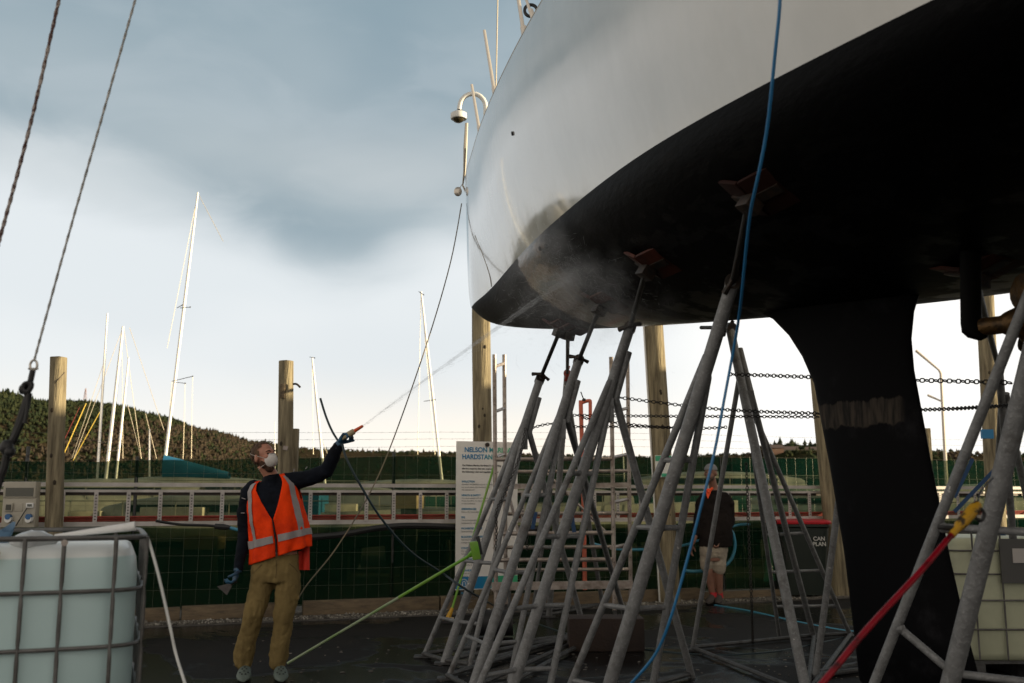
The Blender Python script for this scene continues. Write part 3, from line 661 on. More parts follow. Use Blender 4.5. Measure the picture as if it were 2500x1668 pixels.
cr = MB(); cc_ = at(1296, 26, deck_at(0, 1.45).y + .02); cr.tube([cc_ + Vector((0.045 * math.cos(q) * 1.0, 0.02 * math.sin(q), 0.055 * math.sin(q))) for q in [2 * math.pi * i / 20 for i in range(21)]], 0.012, 6)
tag(cr.build('hose_coil', blk), 'black corrugated hose loop hanging at the deck edge near the top of the bow', 'hose')
# masthead-side rest: mast stub out of frame so the boat is whole
MB().tube([HP(0.6, 0, 4.7), HP(0.6, 0, 17)], 0.09, 12).build('mast', whitemast, yacht)
# rope hanging from the bow down to behind the man
rpts = bez([at(1127, 497, 10.6), at(1100, 640, 10.4), at(1045, 830, 10.1), at(965, 1060, 9.8), at(905, 1200, 9.6), at(820, 1340, 9.5), at(735, 1450, 9.4), gr(700, 1545, 0.01)], 6)
tag(MB().tube(rpts, 0.0065, 6).build('rope', pm('bow_rope', (0.10, 0.095, 0.085), 0.8, var=(0.25, 0.2, 0.13), vscale=2)), 'thin rope running from the bow down behind the man in the orange vest', 'rope')
# scuff scratch on the bow
sc_pts = []
for px, py in ((1134, 528), (1160, 575), (1178, 620), (1195, 670), (1200, 700)):
    h, n_ = hull_hit(px, py, BVT)
    if h: sc_pts.append(h + n_ * 0.002)
if len(sc_pts) > 2: MB().tube(bez(sc_pts, 5), 0.003, 4).build('scratch', pm('scratch', (0.28, 0.24, 0.18), 0.8), yacht)
# ================================================================== stands
def lerp(a, b, f): return a + (b - a) * f
rodm = pm('threaded_rod', (0.025, 0.022, 0.02), 0.5, 0.5, bump=0.6, bscale=160)
def pad(parent, P, n, size=0.3, ang=0.0, drop=0.03, pmat=None):
    """V-shaped pair of plywood boards pressed against the hull at P with outward normal n"""
    n = n.normalized(); axis = Vector((-0.463, 0.886, 0)); x = (axis - n * axis.dot(n)).normalized(); y = n.cross(x)
    rot0 = Matrix((x, y, n)).transposed() @ Matrix.Rotation(ang, 3, 'Z')
    for s in (-1, 1):
        rr = rot0 @ Matrix.Rotation(s * 0.28, 3, 'Y'); c_ = P + n * (drop + 0.01) + rr @ Vector((s * size * 0.33, 0, 0.0))
        mb = MB().box(c_, (size * 0.62, size * 0.8, 0.022), rr, bev=0.004)
        mb.box(c_ + rr @ Vector((0, 0, 0.016)), (size * 0.5, 0.05, 0.012), rr, mi=1)
        mb.build('pad_board', [pmat or plym, blkmetal], parent)
    MB().box(P + n * (drop + 0.05), (0.09, 0.09, 0.07), rot0, bev=.008).build('pad_bracket', blkmetal, parent)
    return P + n * (drop + 0.08)
def stand(label, top, foots, pad_P=None, pad_n=None, rod=None, rungs=(0.2, 0.42, 0.64), rm=0.038, rl_=0.0225, join=0.80, handle=0.14, padang=0.0, handle_mat=None, plate=True, pmat=None):
    """top: upper end of the main tube; foots: dict main/left/right/rear (ground points); thick main tube with a thin ladder leg on either side and a braced rear leg"""
    M = foots['main']; rt = thing('tripod_stand', Vector((M.x, M.y, 0)), label, 'boat stand', 'galvanised tripod stands under the yacht')
    U = (top - M)
    MB().tube([M, top], rm, 14).build('main_tube', galv, rt)
    J = lerp(M, top, join)
    legs = {}
    for s in ('left', 'right'):
        if s in foots:
            e = lerp(M, top, join + (0.04 if s == 'left' else 0.0)); B = foots[s]; d = (B - e).normalized()
            off = (B - M); off = (off - U.normalized() * off.dot(U.normalized())).normalized() * rm * 0.75
            k1 = e + off; MB().tube([e + U.normalized() * 0.06, k1, B], rl_, 12).build('ladder_leg', galv, rt); legs[s] = (k1, B)
    for f in rungs:
        z = f * top.z; pm_ = lerp(M, top, z / top.z)
        for s, (e, B) in legs.items():
            q = lerp(B, e, (z - B.z) / (e.z - B.z)) if e.z > z else None
            if q: MB().tube([pm_, q], rl_ * 0.72, 8).ball(pm_ + (q - pm_).normalized() * rm * 0.9, rl_ * 1.0, 8, 6).build('rung', galv, rt)
    if 'rear' in foots:
        e = lerp(M, top, 0.93); k1 = lerp(M, top, join) + Vector((rm * 1.7, 0.02, 0))
        MB().tube([e + Vector((rm * 1.2, 0, 0)), k1, foots['rear']], rl_ * 1.25, 12).build('rear_leg', galv, rt)
        MB().box(lerp(M, top, join - .03) + Vector((rm * 0.9, 0, -.0)), (rm * 2.2, 0.012, 0.16)).build('gusset', galv, rt)
    for k_ in foots:
        if k_.startswith('extra'):
            MB().tube([lerp(M, top, join - 0.06), foots[k_]], rl_, 10).build('brace_leg', galv, rt)
    g_ = [foots[k_] for k_ in ('left', 'main', 'right', 'rear') if k_ in foots]
    if len(g_) >= 3:
        fr_ = MB(); rr_ = foots.get('rear', g_[-1])
        up = Vector((0, 0, 0.035))
        for q in g_:
            if q is not rr_: fr_.tube([q + up, rr_ + up], 0.020, 8)
        fr_.tube([g_[0] + up, g_[1] + up], 0.020, 8)
        if 'right' in foots: fr_.tube([foots['main'] + up, foots['right'] + up], 0.020, 8)
        fr_.build('base_frame', galv_dark, rt)
    if plate:
        for q in g_[:3]: MB().box((q.x, q.y, 0.012), (0.16, 0.12, 0.016)).build('foot_plate', galv_dark, rt)
    # collar, handle, rod
    if rod is not None:
        dr = (rod - top).normalized()
        MB().tube([top - dr * 0.05, top + dr * 0.03], rm * 1.18, 14).build('collar', blkmetal if handle_mat is None else handle_mat, rt)
        sd_ = dr.cross(Vector((0, 1, 0))).normalized()
        hb = top + dr * 0.05
        MB().tube([hb - sd_ * handle * .55 - dr * .02, hb - sd_ * handle * 0.25, hb + dr * 0.015, hb + sd_ * handle * .25, hb + sd_ * handle * .6 - dr * .035], [0.017, 0.013, 0.021, 0.013, 0.019], 8).build('screw_handle', handle_mat or blkmetal, rt)
        MB().tube([top, rod], 0.018, 10).build('screw_rod', rodm, rt)
    if pad_P is not None: pad(rt, pad_P, pad_n, ang=padang, pmat=pmat)
    return rt
def stand_at(label, toppx, topY, feet, rodpx=None, rodY=None, **kw):
    top = at(*toppx, topY); fd = {}
    for k_, v in feet.items(): fd[k_] = gr(*v, 0.0) if len(v) == 2 else at(*v)
    pP = pN = None; rod = None
    if rodpx:
        if rodY is None:
            h, n_ = hull_hit(*rodpx)
            if h is None: h = at(*rodpx, topY); n_ = Vector((0, -.3, -1))
            pP, pN = h, n_; rod = h + n_.normalized() * 0.10
        else: rod = at(*rodpx, rodY)
    return stand(label, top, fd, pP, pN, rod, **kw), top, fd
# A: bow stand
SA = stand_at('leftmost tripod stand, the lime brush head resting against it', (1319, 925), 9.15, dict(main=(1084, 1622), left=(1033, 1606), right=(1145, 1632), rear=(1432, 1556)), (1372, 793), rungs=(0.14, 0.34, 0.56))
SB = stand_at('second tripod stand from the left, below the hull pad wet with spray', (1413, 880), 8.3, dict(main=(1150, 1692), left=(1092, 1660), right=(1241, 1682), rear=(1530, 1520)), (1474, 735), rungs=(0.13, 0.33, 0.56), rm=0.038)
SA2 = stand_at('far tripod stand between the two leftmost ones, with a red screw handle', (1385, 912), 11.0, dict(main=(1340, 1508), left=(1300, 1500), rear=(1472, 1482)), (1392, 800), handle_mat=redm, rungs=(0.3,), rm=0.036, join=0.86)
SC = stand_at('third tripod stand, centre of the row, with the longest black screw rod', (1538, 800), 7.1, dict(main=(1222, 1765), left=(1120, 1790), right=(1325, 1760), rear=(1690, 1655)), (1592, 640), rungs=(0.12, 0.27, 0.44, 0.60), rm=0.038)
SD = stand_at('fourth and thickest tripod stand, the blue hose hanging in front of it', (1789, 690), 5.6, dict(main=(1448, 1800), left=(1352, 1770), right=(1574, 1785)), (1850, 470), pmat=pm('pad_dark', (.022, .008, .006), .7, spec=.1), rungs=(0.11, 0.29, 0.47, 0.62), rm=0.040, rl_=0.0225)
SE = stand_at('tripod stand right of the man in shorts, hung with a long chain', (1782, 800), 8.6, dict(main=(1972, 1705), left=(1690, 1590), right=(2078, 1556), rear=(1988, 1560)), (1712, 800), 9.2, rungs=(), rm=0.038, join=0.80)
rE = SE[0]
eJ = lerp(SE[2]['main'], SE[1], 0.74)
fl = gr(1903, 1556); MB().tube([eJ, fl], 0.020, 10).build('ladder_leg', galv, rE)
for f in (0.16, 0.33, 0.5):
    a_ = lerp(fl, eJ, f); b_ = lerp(SE[2]['right'], lerp(SE[2]['main'], SE[1], 0.8), f * 0.94); MB().tube([a_, b_], 0.015, 8).build('rung', galv, rE)
SF = stand_at('tripod stand mostly hidden behind the keel, one rusty leg showing beside it', (2105, 790), 7.6, dict(main=(1990, 1660), right=(2330, 1600), rear=(2150, 1640)), (2150, 700), 7.0, rungs=(), rm=0.026, rl_=0.022)
MB().tube([gr(2000, 1655) + Vector((0, 0, .04)), gr(2170, 1618) + Vector((0, 0, .04))], 0.025, 8).build('base_tube', galv_dark, SF[0])
SG = stand_at('nearest tripod stand at far right, crossed by the red pole', (2640, 380), 3.9, dict(main=(2248, 1960), left=(2035, 1920), right=(2640, 1900)), (2700, 120), 3.6, rungs=(), rm=0.042, rl_=0.0235, join=0.86)
rG = SG[0]
GM, GT = SG[2]['main'], SG[1]
for (xa, ya), (xb, yb), (xc_, yc_) in (((2301, 1259), (2414, 1262), (2560, 1266)), ((2198, 1540), (2326, 1553), (2560, 1592))):
    def onl(p0, p1, px):   # point on 3-D line whose column is px
        lo, hi = 0.0, 1.0
        best = min((abs((lambda q: 1250 + F * q.x / (q.y * cT + (q.z - CH) * sT))(lerp(p0, p1, k / 300)) - px), k / 300) for k in range(301)); return lerp(p0, p1, best[1])
    a_ = onl(SG[2]['left'], lerp(GM, GT, 0.86), xa); b_ = onl(GM, GT, xb)
    MB().tube([a_, b_], 0.018, 10).ball(a_, 0.026, 8, 6).build('rung', galv, rG)
    b2 = b_ + (b_ - a_); MB().tube([b_, Vector((b2.x + .1, b2.y, b_.z - 0.02))], 0.018, 10).build('rung', galv, rG)
# dark rods of the starboard stands seen beyond the propeller
stand_at('dark far stand beyond the propeller at far right', (2440, 905), 7.4, dict(main=(2500, 1640), left=(2412, 1600), rear=(2600, 1600)), (2385, 650), rungs=(0.3,), rm=0.028, rl_=0.022, join=0.85)
# far pad below hull right of stand C
h, n_ = hull_hit(1700, 792)
# chains
def chain(label, pts, link=0.055, r=0.0055, sag=0.0, group='chains linking the stands'):
    link *= .68; r *= .72
    P0 = bez(pts, 20); cum = [0]
    for a_, b_ in zip(P0, P0[1:]): cum.append(cum[-1] + (b_ - a_).length)
    tot = cum[-1]; n = max(4, int(tot / (link * 0.78))); mb = MB()
    for i in range(n):
        s_ = (i + .5) / n * tot; k_ = next(j for j in range(1, len(cum)) if cum[j] >= s_)
        f = (s_ - cum[k_ - 1]) / max(1e-6, cum[k_] - cum[k_ - 1]); p = lerp(P0[k_ - 1], P0[k_], f); d = (P0[k_] - P0[k_ - 1]).normalized()
        x = d.cross(Vector((0.1, 1, 0.05))).normalized(); y = d.cross(x); 
        q = (x if i % 2 == 0 else (x * 0.35 + y * 0.94).normalized())
        hl_ = link / 2 - r; hw = link * 0.30
        loop = [p + d * (hl_ - hw * .6 + hw * .6 * math.cos(a)) * 1 + q * hw * math.sin(a) if abs(a) <= math.pi / 2 else p - d * (hl_ - hw * .6 - hw * .6 * math.cos(a)) + q * hw * math.sin(a) for a in [-math.pi / 2 + math.pi * j / 4 for j in range(5)]] 
        loop2 = [p - d * (hl_ - hw * .6 + hw * .6 * math.cos(a)) - q * hw * math.sin(a) for a in [-math.pi / 2 + math.pi * j / 4 for j in range(5)]]
        ring = loop + loop2; ring.append(ring[0]); mb.tube(ring, r, 5, False)
    return tag(mb.build('chain', chain_m), label, 'chain', group)
cY = 8.2
chain('uppermost chain, stretched from the fourth stand across the keel to the right edge', [at(1780, 914, 7.6), at(1900, 918, 7.2), at(2120, 926, 6.6), at(2300, 930, 6.2), at(2470, 935, 5.8)], 0.058, 0.006)
chain('chain from the third stand sloping down right to the keel', [at(1505, 970, 8.2), at(1700, 994, 8.0), at(1830, 1004, 7.6), at(2000, 1010, 7.0)], 0.055)
chain('level chain from the second stand to the keel at mid height', [at(1400, 1014, 9.2), at(1560, 1016, 8.8), at(1760, 1017, 8.2), at(2000, 1018, 7.6)], 0.05)
chain('lowest chain, sagging between the leftmost stand and the fourth stand', [at(1298, 1045, 9.3), at(1345, 1035, 9.2), at(1400, 1042, 9.2), at(1550, 1042, 8.9), at(1700, 1046, 8.6), at(1775, 1043, 8.4)], 0.05)
chain('slanting chain crossing the lowest one between the second and fourth stand', [at(1420, 1020, 9.3), at(1500, 1032, 9.0), at(1600, 1042, 8.8), at(1690, 1046, 8.6)], 0.05)
chain('short chain right of the keel leading to the nearest stand', [at(2246, 1001, 6.8), at(2330, 998, 6.4), at(2400, 994, 6.0), at(2470, 990, 5.6)], 0.05)
chain('chain hanging down along the leftmost stand', [at(1283, 1045, 9.0), at(1270, 1110, 8.9), at(1235, 1200, 8.75), at(1213, 1245, 8.6), at(1212, 1290, 8.6), at(1210, 1345, 8.6)], 0.048, 0.005)
chain('short chain dangling from the third stand below the long chains', [at(1462, 1060, 8.0), at(1461, 1090, 8.0), at(1460, 1125, 8.0)], 0.05)
chain('chain dangling beside the fourth stand above the man in shorts', [at(1712, 1005, 7.5), at(1711, 1035, 7.5), at(1709, 1062, 7.5)], 0.055)
chain('long chain hanging vertically to the ground left of the wheelie bin', [at(1822, 1130, 9.0), at(1828, 1300, 9.0), at(1835, 1470, 9.0), gr(1838, 1572, 0.01)], 0.05)
chain('chain slanting down the ladder legs in front of the wheelie bin', [at(1855, 1140, 9.2), at(1880, 1230, 9.3), at(1910, 1330, 9.4), at(1925, 1370, 9.4)], 0.05)
chain('short chain hanging on the second stand beside the sign', [at(1287, 1290, 8.5), at(1287, 1320, 8.5), at(1287, 1345, 8.5)], 0.05)
# ================================================================== hoses and ropes in the foreground
def hose(name, label, pts, r, m, cat='hose', n=8, grp=None, jit=0.0):
    P0 = bez(pts, n)
    if jit: P0 = [p + Vector((noise.noise(p * 2.3), 0, 0)) * jit for p in P0]
    return tag(MB().tube(P0, r, 8).build(name, m), label, cat, grp)
bh = [(1906, -30, 3.1), (1903, 40, 3.12), (1885, 200, 3.2), (1868, 330, 3.3), (1850, 440, 3.4), (1833, 540, 3.55), (1815, 700, 3.8), (1790, 850, 4.1), (1755, 1050, 4.1), (1716, 1215, 4.1), (1682, 1360, 4.15), (1640, 1500, 4.2), (1600, 1595, 4.3), (1540, 1668, 4.4), (1490, 1720, 4.5)]
hose('hose', 'long blue hose hanging down from the deck in front of the fourth stand', [at(*p) for p in bh], 0.0063, bluehose, n=6, jit=0.012)
hose('hose', 'dark teal hose arching from the raised hand down to the wet ground on the right', [at(836, 1085, 8.05), at(846, 1120, 8.0), at(880, 1185, 8.0), at(930, 1265, 8.1), at(1000, 1345, 8.3), at(1080, 1400, 8.6), at(1150, 1447, 8.8), gr(1230, 1490), gr(1330, 1530), gr(1480, 1572), gr(1700, 1598), gr(1900, 1590), gr(2100, 1548)], [0.0095] * 97, tealhose)
hose('hose', 'short dark hose rising up and left from the raised hand', [at(782, 973, 8.2), at(796, 1018, 8.15), at(812, 1055, 8.1), at(832, 1086, 8.05)], 0.009, tealhose)
hose('hose', 'bright blue hose lying on the asphalt right of the man in shorts', [gr(1745, 1478), gr(1830, 1492), gr(1930, 1515), gr(2050, 1538), gr(2120, 1545)], 0.012, cyanhose)
hose('hose', 'bright blue hose looping behind the hand of the man in shorts', [at(1782, 1290, 13.9), at(1792, 1310, 13.9), at(1794, 1340, 13.9), at(1782, 1370, 13.9), at(1755, 1388, 13.9), at(1700, 1395, 13.9), at(1670, 1393, 13.9)], 0.022, cyanhose)
hose('hose', 'blue hose strung along the fence behind the scaffold tower', [at(1440, 1325, 13.6), at(1500, 1340, 13.7), at(1570, 1342, 13.9), at(1650, 1335, 14.1), at(1700, 1322, 14.2), at(1790, 1285, 14.4), at(1830, 1280, 14.6)], 0.018, cyanhose)
hose('pipe', 'thick black pipe slung along the fence right of the man in the vest', [at(740, 1313, 12.0), at(830, 1306, 12.1), at(920, 1290, 12.3), at(1000, 1284, 12.5), at(1110, 1287, 12.8), at(1200, 1293, 13.0), at(1340, 1292, 13.3)], 0.038, blk, 'pipe')
hose('hose', 'black hose with blue end behind the elbow of the man in the vest', [at(380, 1272, 11.1), at(440, 1281, 11.2), at(500, 1283, 11.3), at(550, 1287, 11.4)], 0.015, blk)
MBc = MB().tube([at(525, 1285, 11.3), at(545, 1287, 11.3), at(562, 1288, 11.3)], [0.03, 0.035, 0.022], 8); tag(MBc.build('hose_connector', blk), 'black hose coupling by the lowered elbow of the man in the vest', 'hose coupling')
hose('hose', 'short bright blue hose joined to the coupling behind the lowered arm', [at(562, 1289, 11.3), at(590, 1296, 11.3), at(620, 1302, 11.3)], 0.018, cyanhose)
hose('power_cord', 'white cord hanging from the rim of the big water tank to the asphalt', [at(360, 1312, 3.75), at(372, 1350, 3.72), at(388, 1410, 3.7), at(404, 1480, 3.7), at(418, 1545, 3.7), at(430, 1600, 3.7), at(455, 1680, 3.65)], 0.0055, whitep, 'cord')
# left ropes
def braid(name, label, pts, r, m):
    P0 = bez(pts, 26); mb = MB(); mb.tube(P0, r * 0.8, 8)
    for s in range(2):
        hel = []
        for i, p in enumerate(P0):
            a = i * 1.15 + s * math.pi; t_ = (P0[min(i + 1, len(P0) - 1)] - P0[max(i - 1, 0)]).normalized(); u = t_.cross(Vector((0, 1, 0))).normalized(); v = t_.cross(u)
            hel.append(p + (u * math.cos(a) + v * math.sin(a)) * r * 0.45)
        mb.tube(hel, r * 0.62, 6)
    return tag(mb.build(name, m), label, 'rope')
braid('rope', 'thick flecked rope crossing the top left corner of the sky', [at(-330, 1500, 3.3), at(-170, 1120, 3.3), at(-25, 660, 3.3), at(0, 580, 3.3), at(75, 300, 3.3), at(144, 0, 3.3), at(160, -60, 3.3)], 0.0068, rope_red)
braid('rope', 'thin pale rope running from a shackle up to the top of the sky', [at(84, 878, 3.3), at(160, 600, 3.3), at(245, 300, 3.3), at(330, 0, 3.3), at(345, -50, 3.3)], 0.0045, rope_pale)
sh_ = MB(); c0 = at(82, 892, 3.3)
sh_.tube([c0 + Vector((0.012 * math.cos(q), 0, 0.017 * math.sin(q))) for q in [2 * math.pi * i / 14 for i in range(15)]], 0.004, 6).tube([c0 + Vector((-.016, 0, -.012)), c0 + Vector((.016, 0, -.012))], 0.004, 6)
tag(sh_.build('shackle', stan), 'small steel shackle joining the pale rope to the black cord', 'shackle')
kc = MB()
k_pts = [(80, 905), (72, 940), (66, 965), (52, 1010), (35, 1060), (24, 1090), (14, 1130), (2, 1170), (-15, 1230), (-50, 1400)]
kc.tube(bez([at(*p, 3.3) for p in k_pts], 6), [0.010] * 55, 8)
kc.tube(bez([at(*p, 3.3) for p in ((70, 960), (62, 1000), (44, 1050), (26, 1085))], 6), 0.012, 8)
kc.tube(bez([at(*p, 3.28) for p in ((72, 935), (60, 938), (56, 950), (66, 958), (76, 945), (72, 935))], 6), 0.0085, 8)
kc.ball(at(56, 951, 3.29), (0.014, 0.014, 0.018), 10, 8).ball(at(74, 940, 3.29), (0.012, 0.012, 0.014), 10, 8)
kc.tube(bez([at(*p, 3.28) for p in ((68, 960), (66, 1000), (61, 1030))], 5), 0.006, 8).tube([at(61, 1029, 3.28), at(60, 1034, 3.28)], 0.008, 8)
kc.ball(at(16, 1093, 3.28), (0.022, 0.02, 0.026), 12, 8).ball(at(24, 1104, 3.27), (0.018, 0.018, 0.018), 10, 8).ball(at(25, 1085, 3.3), (0.014, 0.016, 0.014), 10, 8)
kc.tube(bez([at(*p, 3.3) for p in ((18, 1100), (10, 1140), (0, 1165), (-12, 1190))], 5), 0.013, 8)
tag(kc.build('knotted_cord', blk), 'thick black cord with two knots hanging at the left edge', 'cord')
# red pole with yellow handle
P_a = at(1996, 1682, 3.0); P_b = at(2326, 1303, 3.35); dirp = (P_b - P_a).normalized()
rp_ = thing('boat_pole', (P_a.x, P_a.y, 0), 'red pole with a yellow grip leaning across the nearest stand at lower right', 'pole')
MB().tube(bez([P_a - dirp * 0.6, P_a, lerp(P_a, P_b, .35) + Vector((-.004, 0, .003)), lerp(P_a, P_b, .7) + Vector((.006, 0, .004)), P_b], 5), 0.0100, 12).build('shaft', redpipe, rp_)
MB().tube([P_b - dirp * 0.01, P_b + dirp * 0.03, P_b + dirp * 0.05, P_b + dirp * 0.15, P_b + dirp * 0.175], [0.013, 0.013, 0.019, 0.021, 0.014], 12).build('grip', yel, rp_)
gp = P_b + dirp * 0.15
MB().tube(bez([gp + Vector((0, 0, 0)), gp + Vector((.02, 0, .0)), gp + Vector((.032, 0, -.02)), gp + Vector((.02, 0, -.04)), gp + Vector((0, 0, -.03))], 5), 0.006, 8).build('strap', blk, rp_)
MB().tube(bez([P_b + dirp * .03, P_b + dirp * 0.01 + Vector((-.05, 0, .015)), P_b + Vector((-.028, 0, .02))], 4), 0.008, 8).build('strap', blk, rp_)
tag(MB().tube(bez([P_b + dirp * 0.17, at(2395, 1200, 3.6), at(2424, 1168, 3.8)], 5), [0.0035] * 11, 6).build('cord', blk), 'thin black cord tied from the yellow grip up to the nearest stand', 'cord')
# ================================================================== brushes
h0 = gr(702, 1620, 0.015); h1 = at(1146, 1357, 8.35)
br = thing('scrubbing_brush', h0, 'long handled brush with lime green head lying from the ground up to the leftmost stand', 'brush')
ps = [lerp(h0, h1, f) for f in (0, 0.62, 0.64, 1)]
MB().tube([ps[0], ps[1]], 0.0115, 8).build('handle', pm('worn_white_green', (0.42, 0.44, 0.38), 0.5, var=(0.16, 0.30, 0.06), vscale=2.2), br)
MB().tube([ps[1], ps[3]], 0.0130, 8).build('handle_sleeve', lime, br)
hd = at(1161, 1344, 8.3); dh = (h1 - h0).normalized(); uh = Vector((-dh.z, 0, dh.x)).normalized(); rot = Matrix((dh, Vector((0, 1, 0)), uh)).transposed()
MB().box(hd, (0.075, 0.09, 0.15), rot @ Matrix.Rotation(0.35, 3, 'Y'), bev=0.012).tube([h1, hd], [0.02, 0.03], 8).build('head', lime, br)
MB().box(hd + dh * 0.05 + uh * 0.02, (0.03, 0.085, 0.15), rot @ Matrix.Rotation(0.35, 3, 'Y'), bev=0.004).build('bristles', blk, br)
b0 = at(1096, 1508, 10.2); b0 = Vector((b0.x, b0.y, max(b0.z, 0.03))); b1 = at(1212, 1118, 10.3)
b0 = gr(1094, 1520, 0.02); b1 = at(1213, 1114, b0.y + 0.15)
br2 = thing('scrubbing_brush', b0, 'lime green pole with a yellow brush foot standing upright in front of the sign', 'brush')
MB().tube([lerp(b0, b1, .06), lerp(b0, b1, .97)], 0.014, 8).build('handle', lime, br2)
MB().tube([lerp(b0, b1, .955), b1], 0.017, 8).build('end_cap', blk, br2)
MB().tube([b0 + Vector((0, 0, .05)), lerp(b0, b1, .085)], [0.03, 0.018], 8).build('socket', pm('yellow_plastic', (0.55, 0.30, 0.02), 0.5), br2)
MB().box(b0 + Vector((0, 0, 0.04)), (0.13, 0.05, 0.03), bev=.006).build('head', pm('brush_block', (0.5, 0.42, 0.3), 0.7), br2)
MB().box(b0 + Vector((0, 0, 0.01)), (0.14, 0.055, 0.03)).build('bristles', blk, br2)
# ================================================================== text helper
def text_mesh(s, size, mat4, name, mat, parent, align='LEFT', spacing=1.0, width=None, bold=0.0):
    cu = bpy.data.curves.new('t', 'FONT'); cu.body = s; cu.size = size; cu.align_x = align; cu.extrude = 0.0006; cu.space_line = spacing; cu.offset = bold
    o = bpy.data.objects.new('t', cu); COL.objects.link(o)
    dg = bpy.context.evaluated_depsgraph_get(); dg.update(); me = bpy.data.meshes.new_from_object(o.evaluated_get(dg))
    bpy.data.objects.remove(o)
    xs = [v.co.x for v in me.vertices] or [0]
    if width:
        w_ = max(xs) - min(xs); me.transform(Matrix.Diagonal((width / w_, 1, 1, 1)))
    me.transform(mat4); me.materials.clear()
    return link_mesh(name, me, mat, parent)
# rules sign
sL = along(1113, 0.22); sR = along(1263, 0.22); zb_, zt_ = 0.27, 2.12
sx_ = (sR - sL).normalized(); sw = (sR - sL).length; nrm = Vector((sx_.y, -sx_.x, 0))
sg = thing('notice_board', Vector(((sL.x + sR.x) / 2, (sL.y + sR.y) / 2, 0)), 'tall white rules sign with blue and green heading behind the leftmost stand', 'sign')
rotS = Matrix((sx_, -nrm, Vector((0, 0, 1)))).transposed(); cS = (sL + sR) / 2
MB().box(cS + Vector((0, 0, (zb_ + zt_) / 2)), (sw, 0.012, zt_ - zb_), rotS).build('panel', paleboard, sg)
def S4(u, z, off=0.009):
    m = Matrix((sx_, Vector((0, 0, 1)), nrm)).transposed().to_4x4(); m.translation = sL + sx_ * u + Vector((0, 0, z)) + nrm * off; return m
gradm = bpy.data.materials.new('blue_green_ink'); gradm.use_nodes = True; t = gradm.node_tree; b = t.nodes['Principled BSDF']
tcn = t.nodes.new('ShaderNodeTexCoord'); sx2 = t.nodes.new('ShaderNodeSeparateXYZ'); t.links.new(tcn.outputs['Object'], sx2.inputs[0])
t.links.new(tmix(t, tmr(t, sx2.outputs[0], -0.10, 0.22, 0, 1), (0.005, 0.19, 0.42), (0.05, 0.42, 0.20)), b.inputs['Base Color'])
text_mesh('NELSON MARINA', 0.086, S4(0.105, zt_ - 0.135), 'lettering', gradm, sg, width=0.60 * sw / .78, bold=0.0022)
text_mesh('HARDSTAND RULES', 0.086, S4(0.075, zt_ - 0.225), 'lettering', gradm, sg, width=0.66 * sw / .78, bold=0.0022)
text_mesh('The Nelson Marina Hardstand is a working\nsite but requires that use respects all\nthe following rules and regulations while', 0.030, S4(0.075, zt_ - 0.315), 'lettering', pm('black_ink', (0.04, 0.04, 0.04), 0.6), sg, spacing=1.35, bold=0.0007)
zz_ = zt_ - 0.52
for hd_, bd in (('INDUCTION', 'All NEW WORKERS must be inducted before\nany work within the Hardstand. See\nthe noticeboard'), ('HEALTH & SAFETY', 'You must comply with all requirements of the\nWork Act 2015. As the a controlled\non the hardstand'), ('EMERGENCIES', 'Follow the instructions of any'),
                ('PPE', 'You are responsible for wearing the\nequipment for any job'), ('PROHIBITED WORK', 'Spray painting and all'), ('BLOCKING OF VESSELS', 'You must NEVER adjust the surface\narrangement for any manufacture'),
                ('CONTROLLED WORK', 'Dry sanding, water\nespecially for the'), ('INSURANCES', 'While on the hardstand, must\ncovered by all'), ('CLEANUP', 'Contain all\nregularly'), ('DUMPING', 'You must not\nall waste of any'), ('PEOPLE', 'Please keep the public\nof unaware, and are not\nvessel manager')):
    text_mesh(hd_, 0.031, S4(0.072, zz_), 'lettering', blue_ink, sg, bold=0.001)
    nl = bd.count('\n') + 1
    text_mesh(bd, 0.026, S4(0.072, zz_ - 0.034), 'lettering', grey_ink, sg, spacing=1.3)
    zz_ -= 0.058 + 0.034 * nl + 0.012
MB().box(cS + Vector((0, 0, zb_ + 0.085)) + nrm * 0.008, (sw * 0.995, 0.003, 0.15), rotS).build('footer_band', gradm, sg)
lg = MB()
for rr in (0.045,):
    cL = sL + sx_ * 0.11 + Vector((0, 0, zb_ + 0.085)) + nrm * 0.012
    lg.tube([cL + sx_ * rr * math.cos(q) + Vector((0, 0, rr * math.sin(q))) for q in [2 * math.pi * i / 24 for i in range(25)]], 0.005, 5)
    lg.tube([cL + sx_ * -.02 + Vector((0, 0, -.035)), cL + sx_ * -.012 + Vector((0, 0, .015)), cL + sx_ * 0.012 + Vector((0, 0, .02)), cL + sx_ * 0.022 + Vector((0, 0, -.02))], 0.005, 5)
lg.build('emblem', whitep, sg)
MB().tube([sL + sx_ * .41 + Vector((0, 0, zt_ - .04)) + nrm * .0, sL + sx_ * .41 + Vector((0, 0, zt_ - .04)) + nrm * .03], 0.028, 10).build('bolt', blkmetal, sg)
for u in (0.1, sw - 0.1): MB().tube([sL + sx_ * u - nrm * .03, sL + sx_ * u - nrm * .03 + Vector((0, 0, 1.9))], 0.025, 8).build('post', galv_dark, sg)
